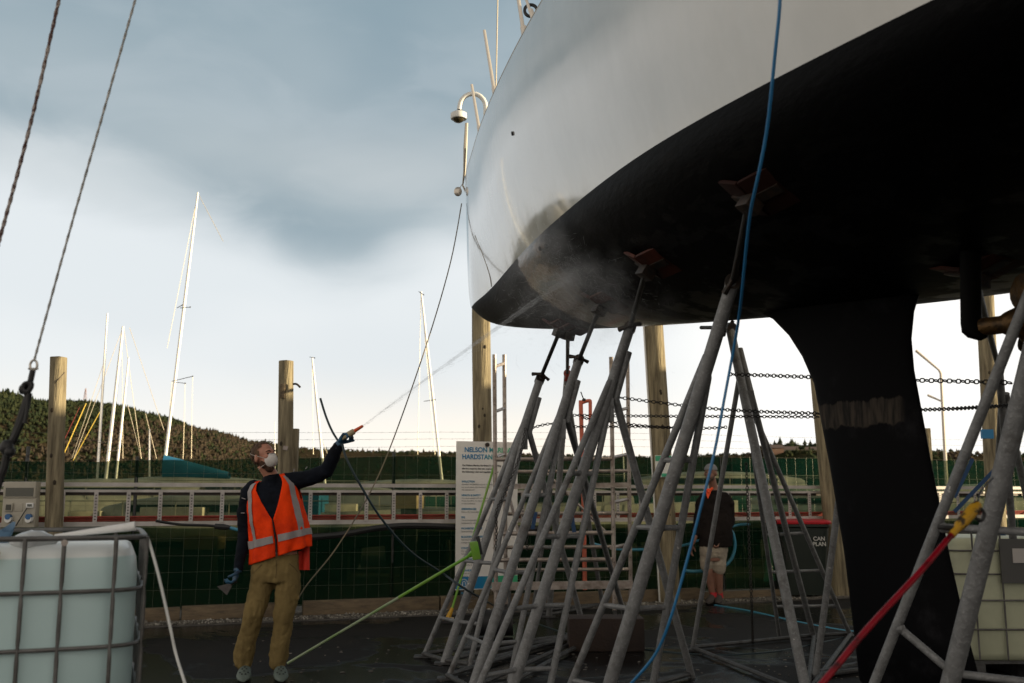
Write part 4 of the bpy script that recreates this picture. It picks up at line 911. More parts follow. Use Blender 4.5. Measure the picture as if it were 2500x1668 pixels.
# small green safety sign on pole 4
pz = along(1620, RO).y - 0.36; s4 = thing('safety_sign', at(1620, 1165, pz), 'small white safety sign with green header on the timber pole', 'sign')
def flat(px0, py0, px1, py1, Y, th, nm, m, par): 
    A_ = at(px0, py0, Y); B_ = at(px1, py1, Y); MB().box((A_ + B_) / 2, (abs(B_.x - A_.x), th, abs(A_.z - B_.z))).build(nm, m, par)
flat(1599, 1112, 1640, 1165, pz, 0.004, 'panel', whitep, s4); flat(1600, 1113, 1639, 1126, pz - .004, 0.003, 'header_band', green_ink, s4); flat(1615, 1156, 1639, 1164, pz - .004, .003, 'footer_band', green_ink, s4)
flat(1605, 1133, 1613, 1150, pz - .004, .002, 'pictogram', green_ink, s4)
# ================================================================== scaffold tower
sf = thing('scaffold_tower', gr(1370, 1500), 'low aluminium scaffold tower on wheels behind the tripod stands', 'scaffold')
yf, yb = 11.7, 12.35
fp = [(1207, yf), (1231, yb), (1492, yf), (1532, yb)]
for px, yy in fp:
    T_ = at(px, 866 if px < 1300 else 872, yy); B_ = at(px + (4 if px < 1300 else 8), 1480, yy); B_ = lerp(T_, B_, (T_.z - 0.13) / (T_.z - B_.z))
    MB().tube([B_, T_], 0.025, 10).build('post', alu, sf)
    mb = MB()
    for q in range(14): mb.tube([lerp(B_, T_, .05 + q * .068) + Vector((0, -.024, 0)), lerp(B_, T_, .05 + q * .068) + Vector((0, -.027, 0))], 0.006, 6)
    mb.build('peg_holes', blk, sf)
    wh = MB().tube([Vector((B_.x - .02, B_.y, .075)), Vector((B_.x + .02, B_.y, .075))], 0.072, 16); wh.build('caster_wheel', blk, sf)
    MB().tube([Vector((B_.x, B_.y, .09)), B_ + Vector((0, 0, .02))], 0.018, 8).build('caster_fork', alu, sf)
for x0, x1 in ((1207, 1231), (1492, 1532)):
    for py in (893, 1003, 1115, 1225, 1335, 1440): MB().tube([at(x0, py + 3, yf), at(x1, py - 6, yb)], 0.02, 8).build('rung', alu, sf)
for py, r in ((1122, .026), (1303, .026), (1368, .026)):
    MB().tube([at(1207, py, yf), at(1494, py - 2, yf)], r, 10).build('cross_tube', alu, sf)
for py, y_ in ((1186, yf), (1152, yb), (1255, yb), (1337, yb), (1392, yb)):
    MB().tube([at(1230, py, y_), at(1534, py - 2, y_)], 0.022, 8).build('cross_tube', alu, sf)
MB().bar(at(1205, 1189, yf - .03), at(1540, 1184, yf - .03), 0.03, 0.055).build('ledger_beam', alu, sf)
MB().bar(at(1200, 1432, yf - .03), at(1545, 1427, yf - .03), 0.03, 0.09).build('ledger_beam', alu, sf)
MB().tube([at(1231, 1160, yb), at(1265, 1300, yf)], 0.018, 8).tube([at(1300, 1120, yb), at(1480, 1300, yb)], 0.015, 8).build('diagonal_brace', alu, sf)
for k_, (x0, y0, x1, y1) in enumerate(((1308, 1250, 1300, 1292), (1395, 1250, 1402, 1300))):
    A_ = at(x0, y0, 11.6); B_ = at(x1, y1, 11.6); o = MB().bar(A_, B_, 0.045, 0.006, up=(0, 1, 0)).build('webbing_strap', pm('blue_webbing', (0.015, 0.05, 0.13), 0.8)); tag(o, ['left', 'right'][k_] + ' of the two dark blue straps hanging inside the scaffold tower', 'strap')
# coral standpipe
cp_ = thing('standpipe', gr(1424, 1475), 'coral painted water standpipe with bent top behind the second stand', 'standpipe')
yy = 12.9
MB().tube(bez([at(1428, 1440, yy), at(1424, 1200, yy), at(1418, 990, yy)], 4) + [at(1418, 978, yy)], 0.028, 10).build('riser', orangep, cp_)
MB().tube(bez([at(1420, 984, yy), at(1430, 980, yy), at(1440, 979, yy), at(1441, 986, yy), at(1441, 1030, yy), at(1439, 1100, yy)], 4), 0.024, 10).build('outlet_pipe', orangep, cp_)
MB().tube([at(1425, 976, yy), at(1418, 957, yy)], 0.008, 6).ball(at(1426, 978, yy), 0.03, 8, 6).build('tap_lever', blkmetal, cp_)
# ================================================================== wheelie bin
bA = gr(1911, 1463); bB = gr(2034, 1463); bw_ = (bB - bA).length; bc = (bA + bB) / 2 + Vector((0, 0.34, 0))
bn = thing('wheelie_bin', (bc.x, bc.y, 0), 'dark green wheelie bin with bright red lid lettered CAN PLAN', 'bin')
binm = pm('dark_green_plastic', (0.006, 0.012, 0.009), 0.5, var=(0.010, 0.017, 0.012), vscale=5)
rows = []
for z, wx, wy in ((0.05, .27, .30), (0.4, .30, .33), (0.98, .345, .37), (1.0, .365, .39), (1.035, .365, .39)):
    wx *= bw_ / .66; row = []
    for j in range(32):
        a = 2 * math.pi * (j + .5) / 32; ca, sa = math.cos(a), math.sin(a); row.append(Vector((bc.x + math.copysign(abs(ca) ** .3, ca) * wx, bc.y + math.copysign(abs(sa) ** .3, sa) * wy, z)))
    rows.append(row)
MB().grid(rows, closed=True).build('body', binm, bn, 40)
rows = []
for z, k_ in ((1.037, 1.03), (1.06, 1.04), (1.085, 1.0), (1.10, 0.85), (1.105, 0.4), (1.106, 0.01)):
    row = []
    for j in range(32):
        a = 2 * math.pi * (j + .5) / 32; ca, sa = math.cos(a), math.sin(a); row.append(Vector((bc.x + math.copysign(abs(ca) ** .3, ca) * .365 * bw_ / .66 * k_, bc.y + math.copysign(abs(sa) ** .3, sa) * .39 * k_, z)))
    rows.append(row)
MB().grid(rows, closed=True).build('lid', brightred, bn, 40)
for s in (-1, 1): MB().tube([Vector((bc.x + s * .26, bc.y + .33, .1)), Vector((bc.x + s * .31, bc.y + .33, .1))], .1, 16).build('wheel', blk, bn)
MB().tube([Vector((bc.x - .28, bc.y + .42, 1.0)), Vector((bc.x + .28, bc.y + .42, 1.0))], .018, 8).build('handle', binm, bn)
ptx = at(1984, 1320, bc.y - .372); m4 = Matrix.Rotation(R(86), 4, 'X'); m4.translation = Vector((ptx.x + .09, bc.y - .385, ptx.z)); 
text_mesh('CAN\nPLAN', 0.078, m4, 'lettering', pm('white_paint_worn', (0.45, 0.45, 0.43), 0.7), bn, align='CENTER', spacing=0.95, bold=0.002)
# ================================================================== water tanks (caged)
tankm = bpy.data.materials.new('milky_plastic'); tankm.use_nodes = True; t = tankm.node_tree; b = t.nodes['Principled BSDF']
tcn = t.nodes.new('ShaderNodeTexCoord'); sx3 = t.nodes.new('ShaderNodeSeparateXYZ'); t.links.new(tcn.outputs['Object'], sx3.inputs[0])
t.links.new(tmix(t, tmr(t, sx3.outputs[2], 1.205, 1.212, 0, 1, False), tmix(t, tmr(t, tn(t, tcn.outputs['Object'], 2.5, 4), .3, .7, 0, 1), (0.54, 0.71, 0.72), (0.50, 0.67, 0.68)), (0.84, 0.88, 0.87)), b.inputs['Base Color'])
b.inputs['Roughness'].default_value = 0.38; b.inputs['Subsurface Weight'].default_value = 0.0
tank2m = pm('yellowed_plastic', (0.58, 0.60, 0.44), 0.45, var=(0.48, 0.50, 0.36), vscale=3)
def sring(c, ex, ey, hx, hy, z, n=40, p=0.28):
    row = []
    for j in range(n):
        a = 2 * math.pi * (j + .5) / n; ca, sa = math.cos(a), math.sin(a)
        row.append(c + ex * math.copysign(abs(ca) ** p, ca) * hx + ey * math.copysign(abs(sa) ** p, sa) * hy + Vector((0, 0, z)))
    return row
def ibc(label, c, ex, ey, hx, hy, m, vcols, hz, top=1.135, body_top=1.10, n_side=4, tb=0.0075):
    c = Vector((c.x, c.y, 0)); rt = thing('water_tank', c, label, 'water tank', 'caged water tanks')
    rows = [sring(c, ex, ey, hx * k_, hy * k_, z) for z, k_ in ((0.16, .90), (0.18, .96), (0.22, .99), (body_top - .12, .99), (body_top - .06, .98), (body_top - .025, .955), (body_top - .006, .90), (body_top, .8), (body_top + .002, .02))]
    MB().grid(rows, closed=True).build('bladder', m, rt, 60)
    cap = c + Vector((0, 0, body_top)); MB().tube([cap, cap + Vector((0, 0, .03))], 0.075, 20).build('filler_cap', pm('cap_blue', (0.03, 0.10, 0.25), 0.5), rt)
    hx2, hy2 = hx + 0.012, hy + 0.012
    def ring(z, r): 
        row = sring(c, ex, ey, hx2, hy2, z, 48, 0.22); return MB().tube(row + [row[0]], r, 8)
    for z in hz: ring(z, tb).build('cage_ring', galv_cage, rt)
    ring(top, tb * 1.25).build('cage_rim', galv_cage, rt)
    vt = []
    for u in vcols:
        vt.append(c + ex * u * hx2 - ey * hy2 * 1.008); vt.append(c + ex * u * hx2 + ey * hy2 * 1.008)
    for k_ in range(n_side):
        u = -0.78 + 1.56 * k_ / (n_side - 1); vt.append(c + ex * hx2 * 1.008 + ey * u * hy2); vt.append(c - ex * hx2 * 1.008 + ey * u * hy2)
    for v in vt:
        out = (v - c).normalized() * 0.002
        pts = [v + Vector((0, 0, 0.17))]; rs = [tb]
        for z in sorted(hz):
            pts += [v + Vector((0, 0, z - .035)), v + Vector((0, 0, z)) - out, v + Vector((0, 0, z + .035))]; rs += [tb, tb * .7, tb]
        pts += [v + Vector((0, 0, top))]; rs += [tb * 1.1]
        MB().tube(pts, rs, 8).build('cage_upright', galv_cage, rt)
    for u in (-.75, 0, .75): MB().box(c + ex * u * hx + Vector((0, 0, 0.075)), (0.12, hy * 2, 0.13), Matrix((ex, ey, Vector((0, 0, 1)))).transposed(), bev=.01).build('pallet_block', galv_dark, rt)
    MB().box(c + Vector((0, 0, 0.15)), (hx * 2, hy * 2, 0.02), Matrix((ex, ey, Vector((0, 0, 1)))).transposed()).build('pallet_deck', galv_dark, rt)
    return rt, c
galv_cage = pm('cage_steel', (0.17, 0.165, 0.16), 0.5, 0.4, var=(0.09, 0.085, 0.08), vscale=12, bump=0.15)
TR = at(349, 1312, 3.62)       # near right corner of the cage rim
thR = R(-4.0); ex = Vector((math.cos(thR), math.sin(thR) * -1, 0)); ex = Vector((math.cos(R(21.5)), math.sin(R(21.5)), 0)); ey = Vector((-ex.y, ex.x, 0))
tc_ = Vector((TR.x, TR.y, 0)) - ex * 0.60 + ey * 0.50
def col_u(px):
    d = ray(px, 1400); f0 = tc_ - ey * 0.512      # front face line
    k = d.x / d.y; return (k * f0.y - f0.x) / (ex.x - k * ex.y) / 0.612
tk, tc0 = ibc('big milky water tank in a steel cage at the lower left corner', tc_, ex, ey, 0.60, 0.50, tankm, (col_u(279), col_u(152), col_u(56), -0.9), (0.33, 0.52, 0.713, 0.905, 1.095), top=TR.z, body_top=TR.z - 0.022)
TZ = TR.z
# things on the tank
def on_tank(u, v, z=0.0): return tc0 + ex * u + ey * v + Vector((0, 0, TZ + z))
o = MB().tube([on_tank(0.30, -0.26, 0.0), on_tank(0.575, -0.30, 0.034)], [0.006, 0.017], 12).build('rolled_sheet', pm('paper_white', (0.8, 0.79, 0.78), 0.6)); tag(o, 'rolled white plastic sheet lying on top of the big water tank', 'sheet')
bgx = MB(); rows = []
for i in range(9):
    f = i / 8; row = []
    for j in range(14):
        a = 2 * math.pi * j / 14; k_ = 0.07 * math.sin(math.pi * min(1, f * .9 + .08)) * (1 + .25 * noise.noise(Vector((f * 5, j * .7, 0))))
        row.append(on_tank(0.17 + 0.15 * f, -0.40, -0.012) + Vector((0, math.cos(a) * k_, 0.55 * math.sin(a) * k_)))
    rows.append(row)
o = bgx.grid(rows, closed=True).build('plastic_bag', pm('clear_bag', (0.55, 0.57, 0.58), 0.25, bump=0.6, bscale=12)); tag(o, 'crumpled clear plastic bag on the big water tank', 'bag')
for k_, (u, v, s) in enumerate(((0.12, -0.25, .05), (-0.02, -0.22, .10))):
    rows = []
    for i in range(7):
        f = i / 6; row = []
        for j in range(12):
            a = 2 * math.pi * j / 12; rr = s * (0.55 + .45 * f) * (1 + .15 * noise.noise(Vector((f * 3, j, k_))))
            row.append(on_tank(u, v, -0.05 + 0.085 * f) + Vector((math.cos(a) * rr, math.sin(a) * rr * .7, 0.02 * math.sin(a * 2))))
        rows.append(row)
    o = MB().grid(rows, closed=True).build('cloth_bundle', pm('blue_cloth', (0.10, 0.19, 0.30), 0.7, bump=.4, bscale=14)); tag(o, ['blue cloth bundle on the tank just right of the filler, under the rim', 'blue cloth bundle on the tank at the left edge of the picture'][k_], 'cloth')
o = MB().bar(on_tank(0.135, -0.508, -0.035), on_tank(0.10, -0.510, -0.085), 0.035, 0.002, up=(0, 1, 0)).build('tape_strip', pm('yellow_tape_strip', (0.5, 0.42, 0.12), 0.6)); tag(o, 'scrap of yellow tape hanging on the front of the big water tank', 'tape')
MB().tube([on_tank(col_u(153) * .612, -.53, -.014), on_tank(col_u(153) * .612, -.535, -.014) - ey * 0.008], 0.011, 14).build('bolt', alu, tk)
# right tank
e2 = Vector((1, 0, 0)); e3 = Vector((0, 1, 0))
t2l = at(2318, 1272, 8.0); c2 = Vector((t2l.x + 0.60, t2l.y + 0.5, 0))
tk2, _ = ibc('yellowish caged water tank standing behind the stands at far right', c2, e2, e3, .60, .50, tank2m, (-.72, -.36, 0, .36, .72), (.40, .62, .82, 1.0), top=1.14)
o = MB().box(at(2480, 1370, 8.0 - .03) , (0.24, 0.02, 0.34)).build('label_plate', pm('label_dark', (0.08, 0.08, 0.08), 0.5), tk2)
MB().box(at(2488, 1357, 8.0 - .045), (0.10, 0.006, 0.11)).build('label', pm('label_white', (0.5, 0.47, 0.46), 0.6), tk2)
# ================================================================== meter box on the rail
yb_ = 10.75
mb_ = thing('meter_box', at(45, 1285, yb_), 'beige electricity meter box on the cable rail at far left', 'meter box')
def fbox(x0, y0, x1, y1, Y, th, nm, m, par, bev=0.0):
    A_ = at(x0, y0, Y); B_ = at(x1, y1, Y); return MB().box(Vector(((A_.x + B_.x) / 2, Y + th / 2, (A_.z + B_.z) / 2)), (abs(B_.x - A_.x), th, abs(A_.z - B_.z)), bev=bev).build(nm, m, par)
fbox(7, 1215, 83, 1288, yb_, 0.10, 'lower_case', beige, mb_, .008)
fbox(9, 1176, 85, 1216, yb_ - .015, 0.12, 'window_cover', beige, mb_, .01)
fbox(14, 1191, 80, 1212, yb_ - .020, 0.01, 'window', pm('meter_glass', (0.08, 0.08, 0.065), 0.2), mb_)
for x0, y0, x1, y1, nm in ((11, 1228, 29, 1249, 'socket_cover'), (63, 1228, 80, 1240, 'display'), (36, 1229, 54, 1249, 'blank_cover'), (36, 1261, 54, 1281, 'blank_cover')):
    fbox(x0, y0, x1, y1, yb_ - (.02 if nm != 'blank_cover' else .006), 0.02, nm, beige if nm != 'display' else whitep, mb_, .004)
fbox(14, 1232, 26, 1246, yb_ - .024, 0.006, 'socket_face', pm('dark_face', (0.05, 0.05, 0.04), .4), mb_); fbox(66, 1231, 77, 1237, yb_ - .024, 0.006, 'screen', pm('dark_face2', (0.10, 0.11, 0.10), .3), mb_)
for px in (20, 70):
    c_ = at(px, 1268, yb_ - .03); MB().tube([c_ + Vector((0, .03, .0)), c_ + Vector((0, -.02, -.0))], 0.036, 14).build('plug', whitep, mb_)
    MB().tube([c_ + Vector((0, .02, .026)), c_ + Vector((0, -.024, .026))], 0.03, 14).build('plug_collar', pm('plug_blue', (0.03, 0.12, 0.30), .4), mb_)
MB().tube(bez([at(66, 1240, yb_ - .03), at(52, 1262, yb_ - .05), at(38, 1285, yb_ - .03)], 4), 0.006, 6).build('lead', blk, mb_)
# ================================================================== blocks under the boat
def crate(label, x0, x1, yb2, h, m, nm='timber_block', d=.35):
    A_ = gr(x0, yb2); B_ = gr(x1, yb2); c_ = (A_ + B_) / 2 + Vector((0, d / 2, h / 2)); mb = MB().box(c_, ((B_ - A_).length, d, h), bev=.015)
    return tag(mb.build(nm, m), label, 'block')
dkb = pm('dark_timber', (0.035, 0.020, 0.014), 0.8, var=(0.02, 0.012, 0.01), vscale=4, bump=.4)
crate('dark rusty block on the ground behind the third stand', 1390, 1575, 1592, .30, dkb)
c_ = gr(1204, 1560); mb = MB(); mb.tube([c_ + Vector((-.2, .15, .14)), c_ + Vector((.2, .15, .14))], [.13, .13], 20); tag(mb.build('rubber_roller', blk), 'black rubber roller lying behind the two leftmost stands', 'roller')
A_ = HP(-.45, 0, 0.16); o = MB().box(A_, (0.5, 0.9, 0.32), Matrix.Rotation(R(27.5), 3, 'Z'), bev=.02).build('timber_block', dkb); tag(o, 'dark timber block under the foot of the keel at the bottom edge', 'block')
# brackets hanging on the right pole
o = MB().box(at(2410, 1060, 14.2), (.16, .06, .13)).build('junction_box', pm('blue_box', (0.02, 0.18, 0.38), .5)); tag(o, 'small blue box strapped to the timber pole at far right', 'box')
for k_, (a_, b_, m_) in enumerate((((2375, 1120), (2330, 1215), 'a'), ((2445, 1130), (2330, 1250), 'a'), ((2440, 1110), (2445, 1180), 'a'))):
    o = MB().bar(at(*a_, 13.0), at(*b_, 13.0), .05, .004, up=(0, 1, 0)).build('webbing_strap', pm('blue_webbing', (0.015, 0.05, 0.13), .8)); tag(o, ['blue strap sloping steeply beside the left tube of the nearest stand', 'longest blue strap, slanting down left behind the nearest stand', 'short upright blue strap on the far right timber pole'][k_], 'strap')
# ================================================================== lamp / camera dome on curved bracket
T3, r3 = P3; yA = T3.y
da = thing('dome_camera', Vector((T3.x, T3.y, T3.z)), 'white dome camera hanging from a curved pipe beside the bow', 'camera')
arc = [at(1178, 560, yA), at(1188, 330, yA), at(1186, 285, yA)] + [at(1154 + 32 * math.cos(q), 262 - 33 * math.sin(q), yA) for q in [math.pi * i / 10 for i in range(11)]] + [at(1121, 268, yA)]
MB().tube(arc, 0.034, 10).build('bracket_pipe', whitep, da)
MB().tube([at(1122, 264, yA), at(1122, 276, yA)], 0.028, 10).build('neck', blk, da)
MB().tube([at(1120, 274, yA), at(1120, 278, yA), at(1120, 288, yA), at(1120, 291, yA)], [.08, .115, .118, .11], 20).build('housing', whitep, da)
MB().ball(at(1119, 290, yA), (.085, .085, .06), 16, 10).build('dome', pm('dome_glass', (.05, .04, .02), .08), da)
# ================================================================== far lamp post
lp = thing('street_lamp', at(2310, 1213, 60), 'pale slender street lamp far beyond the keel on the right', 'street lamp'); lp.location.z = 0
MB().tube([Vector((at(2312, 1213, 60).x, 60, 0)), at(2297, 912, 60), at(2292, 903, 60)], [.12, .08, .07], 8).build('post', pm('lamp_galv', (.55, .48, .40), .5), lp)
MB().tube([at(2294, 905, 60), at(2236, 856, 60)], [.06, .09], 8).build('arm', pm('lamp_galv', ()), lp); MB().tube([at(2301, 981, 60), at(2265, 965, 60)], [.05, .07], 8).build('lower_arm', pm('lamp_galv', ()), lp)
# ================================================================== people
def rotm(fwd, up=(0, 0, 1)):
    f = Vector(fwd).normalized(); u = Vector(up); x = f.cross(u).normalized(); u = x.cross(f); return Matrix((x, f, u)).transposed()
def tube_e(mb, pts, rs, n=16):      # rs: list of radii; rounded ends
    mb.tube(pts, rs, n); mb.ball(pts[0], rs[0], 12, 8); mb.ball(pts[-1], rs[-1], 12, 8)
def hand(mb, wrist, fwd, palm, curl, size=1.0, side=1, spread=0.12):
    """wrist point, direction of the fingers, palm normal (the side the fingers close towards)"""
    f = Vector(fwd).normalized(); p = Vector(palm); p = (p - f * p.dot(f)).normalized(); s = f.cross(p).normalized() * side
    pc = wrist + f * 0.05 * size
    rot = Matrix((s, f, p)).transposed(); mb.ball(pc, (0.043 * size, 0.052 * size, 0.019 * size), 12, 8, rot)
    for k_, (o_, l) in enumerate(((-.030, .070), (-.010, .080), (.011, .075), (.031, .060))):
        b0_ = wrist + (f * 0.085 + s * o_) * size; d = (f + s * (o_ * 3 * spread)).normalized(); pts = [b0_ - f * .02 * size, b0_]; ang = 0; q = b0_
        for j, (sg_, c_) in enumerate(((.45, curl), (.32, curl * 1.15), (.23, curl * .8))):
            ang += c_; q = q + (d * math.cos(ang) + p * math.sin(ang)) * l * sg_ * size * 1.05; pts.append(q)
        mb.tube(pts, [.0105 * size, .0105 * size, .0098 * size, .009 * size, .0075 * size], 8); mb.ball(pts[-1], .0076 * size, 8, 6)
    b0_ = wrist + (f * .025 - s * .032) * size; q1 = b0_ + (f * .6 - s * .6 + p * .45).normalized() * .035 * size; q2 = q1 + (f * .75 + p * .8 * min(1, curl + .3)).normalized() * .032 * size; q3 = q2 + (f * .5 + p * .8 + s * .4).normalized() * .022 * size
    mb.tube([b0_, q1, q2, q3], [.014 * size, .0125 * size, .011 * size, .009 * size], 8); mb.ball(q3, .009 * size, 8, 6)
skin = pm('skin', (0.50, 0.25, 0.17), 0.5, var=(0.44, 0.19, 0.13), vscale=14, spec=.35)
MY = 8.2
def J(px, py, dy=0.0): return at(px, py, MY + dy)
man = thing('person', Vector((J(643, 1640).x, MY, 0)), 'person in orange vest and white dust mask aiming a water jet at the hull', 'person')
blackjk = pm('black_jacket', (0.004, 0.0045, 0.007), 0.85, spec=.15, var=(0.007, 0.010, 0.018), vscale=4, bump=.3, bscale=25)
khaki = pm('khaki_trousers', (0.25, 0.182, 0.076), 0.9, spec=.1, var=(0.16, 0.115, 0.048), vscale=5, bump=.35, bscale=18, det=8)
orange = pm('hi_vis_orange', (1.0, 0.060, 0.004), 0.8, spec=.15, var=(0.62, 0.032, 0.006), vscale=5, bump=.6, bscale=11, vlo=.45, vhi=.75)
reflect = pm('reflective_tape', (0.32, 0.29, 0.29), 0.45, 0.0, var=(.27, .245, .25), vscale=20)
glove = pm('blue_glove', (0.035, 0.14, 0.26), 0.5, var=(0.01, 0.03, 0.06), vscale=16, bump=.3)
# -- head
hc = J(644, 1116, -0.03); HF = Vector((0.80, -0.52, 0.16)).normalized(); HR = rotm(HF, (-0.10, 0, 1))
def hp(x, y, z): return hc + HR @ Vector((x, y, z))
bd = MB()
bd.ball(hp(0, -0.012, 0.030), (0.079, 0.098, 0.092), 18, 14, HR)
bd.ball(hp(0, 0.035, -0.035), (0.058, 0.062, 0.085), 16, 12, HR)
bd.ball(hp(0, 0.055, -0.092), (0.034, 0.036, 0.030), 12, 8, HR)
bd.ball(hp(0, 0.082, 0.030), (0.050, 0.022, 0.020), 12, 8, HR)
bd.tube([hp(0, .088, .022), hp(0, .104, -.002), hp(0, .112, -.020)], [.010, .013, .016], 8); bd.ball(hp(0, .110, -.021), .016, 8, 6)
for s in (-1, 1):
    bd.ball(hp(s * .034, .074, -.012), (.026, .022, .022), 10, 8, HR)
    bd.ball(hp(s * .080, -.006, -.012), (.012, .022, .034), 10, 8, HR @ Matrix.Rotation(-.25 * s, 3, 'Z'))
neck = [hp(0, -.015, -.05), J(660, 1158, .01), J(662, 1185, .02)]
bd.tube(neck, [.058, .060, .070], 14)
# torso, arms and legs of the body under the clothes
tor = [(J(662, 1186, .02), .15, .09), (J(664, 1205, .01), .19, .11), (J(672, 1240), .19, .12), (J(676, 1300), .175, .115), (J(674, 1350), .17, .115), (J(673, 1400), .16, .11)]
rows = [[c_ + Vector((math.cos(q) * hx, math.sin(q) * hy, 0)) for q in [2 * math.pi * i / 20 for i in range(20)]] for c_, hx, hy in tor]
bd.grid(rows[::-1], closed=True)
bd.add([tor[0][0]] + rows[0], [(0, 1 + j, 1 + (j + 1) % 20) for j in range(20)]); bd.add([tor[-1][0]] + rows[-1], [(0, 1 + (j + 1) % 20, 1 + j) for j in range(20)])
shL, elL, wrL = J(607, 1203, 0.0), J(597, 1305, .03), J(582, 1388, -.06)
shR, elR, wrR = J(722, 1174, 0.0), J(797, 1150, -.06), J(826, 1088, -.12)
tube_e(bd, [shL, elL, wrL], [.05, .042, .028]); tube_e(bd, [shR, elR, wrR], [.05, .042, .028])
kL, aL = J(619, 1497, -.05), J(594, 1618, .04); kR, aR = J(693, 1503, -.04), J(679, 1620, .03); hL, hR = J(648, 1395), J(702, 1395)
tube_e(bd, [hL, kL, aL], [.085, .06, .04]); tube_e(bd, [hR, kR, aR], [.085, .06, .04])
me = remesh(bd.mesh('body'), 0.007, 2, .5); link_mesh('body', me, skin, man)
# face details
ey_ = MB()
for s in (-1, 1): ey_.ball(hp(s * .031, .083, .012), (.012, .008, .006), 10, 6, HR)
ey_.build('eyes', pm('eye_dark', (.05, .035, .03), .2), man)
eb = MB()
for s in (-1, 1): eb.tube([hp(s * .014, .101, .028), hp(s * .032, .100, .036), hp(s * .052, .084, .031)], [.004, .005, .003], 6)
eb.build('eyebrows', pm('brow_hair', (.07, .03, .015), .9), man)
hair_m = pm('light_brown_hair', (0.13, 0.070, 0.034), 0.75, var=(0.055, 0.026, 0.013), vscale=22, bump=.7, bscale=70, stretch=(1, 1, .35))
hb = MB(); nu, nv = 44, 30; vs = []; fs = []
def hair_ok(x, y, z):   # local unit-ish position on the skull: leave the receding forehead and the face bare
    if z > 0.105: return y < 0.055
    if z > 0.045: return y < 0.030 + 0.010 * math.sin(z * 90)
    if z > -0.005: return y < 0.028
    if z > -0.055: return y < -0.022
    return y < -0.03 and z > -0.085
grid_v = {}
for i in range(nv + 1):
    th_ = math.pi * i / nv
    for j in range(nu):
        a = 2 * math.pi * j / nu; v = Vector((.0835 * math.sin(th_) * math.cos(a), .1035 * math.sin(th_) * math.sin(a) - .014, .098 * math.cos(th_) + .030))
        k_ = 1 + .035 * noise.noise(v * 45) + .02 * noise.noise(v * 90); grid_v[(i, j)] = (Vector((v.x * k_, v.y * k_, .03 + (v.z - .03) * k_)), v)
idx = {}; 
for i in range(nv):
    for j in range(nu):
        q4 = [(i, j), (i + 1, j), (i + 1, (j + 1) % nu), (i, (j + 1) % nu)]; cen = sum((grid_v[q][1] for q in q4), Vector()) / 4
        if hair_ok(*cen):
            f_ = []
            for q in q4:
                if q not in idx: idx[q] = len(vs); vs.append(hc + HR @ grid_v[q][0])
                f_.append(idx[q])
            fs.append(f_)
hb.add(vs, fs)
for k_ in range(420):   # short tufts
    q = random.choice(list(idx)); p_ = hc + HR @ grid_v[q][0]; n_ = (p_ - hp(0, -.012, .02)).normalized(); d_ = (n_ * .5 + HR @ Vector((rnd(-.4, .4), -.6, -.5))).normalized()
    hb.tube([p_ - n_ * .003, p_ + d_ * .008, p_ + d_ * .014 - n_ * .001], [.0028, .002, .0006], 4)
hb.build('hair', hair_m, man, 180)
bb = MB(); bb.ball(hp(0, .028, -.058), (.064, .060, .052), 18, 12, HR); bb.ball(hp(0, .052, -.098), (.040, .038, .036), 14, 10, HR)
me = remesh(bb.mesh('beard'), .006, 2); wrinkle(me, .006, 60); link_mesh('beard', me, pm('dark_beard', (.06, .026, .014), .9, bump=.6, bscale=90), man)
# mask
rows = []
for i in range(10):
    th_ = (math.pi / 2) * i / 9
    rows.append([hp(.056 * math.sin(th_) * math.cos(a), .072 + .066 * math.cos(th_) - .012 * (math.cos(a) ** 2) * math.sin(th_), -.040 + .062 * math.sin(th_) * math.sin(a)) for a in [2 * math.pi * j / 24 for j in range(24)]])
mk = MB().grid(rows, closed=True); mk.add([rows[-1][j] for j in range(24)] + [hp(0, .06, -.04)], [(24, (j + 1) % 24, j) for j in range(24)])
mko = mk.build('dust_mask', pm('mask_white', (.62, .58, .55), .7, bump=.15, bscale=30), man, 180)
MB().tube([hp(.03 * math.sin(a), .118 - abs(a) * .012, .002 + .006 * math.cos(a)) for a in [-1.1 + .22 * i for i in range(11)]], .004, 6).build('nose_clip', reflect, mko)
for s in (-1, 1):
    sp = MB().tube(bez([hp(s * .052, .062, -.022), hp(s * .078, .025, .0), hp(s * .084, -.03, .022), hp(s * .060, -.085, .045), hp(0, -.117, .055)], 5), .0022, 5)
    sp.build('strap', pm('strap_white', (.6, .55, .5), .7), mko); sp = MB()
    sp.tube(bez([hp(s * .05, .060, -.065), hp(s * .060, .02, -.085), hp(s * .055, -.02, -.10)], 5), .0022, 5); sp.build('strap', pm('strap_white', (.6, .55, .5), .7), mko)
# -- jacket
jk = MB()
jt = [(J(662, 1178, .01), .085, .075), (J(661, 1190, .01), .19, .10), (J(665, 1215), .215, .125), (J(672, 1250), .215, .135), (J(678, 1300), .205, .135), (J(680, 1328), .20, .135), (J(678, 1345), .195, .13)]
rows = [[c_ + Vector((math.cos(q) * hx, math.sin(q) * hy, 0)) for q in [2 * math.pi * i / 24 for i in range(24)]] for c_, hx, hy in jt]
jk.grid(rows[::-1], closed=True); jk.add([jt[0][0]] + rows[0], [(0, 1 + j, 1 + (j + 1) % 24) for j in range(24)]); jk.add([jt[-1][0]] + rows[-1], [(0, 1 + (j + 1) % 24, 1 + j) for j in range(24)])
jk.tube([J(662, 1182, .01), J(662, 1166, .0), J(661, 1160, -.0)], [.085, .07, .066], 16)
tube_e(jk, [J(620, 1192), shL, lerp(shL, elL, .5) + Vector((-.012, 0, 0)), elL, lerp(elL, wrL, .5), wrL], [.07, .072, .064, .056, .049, .040])
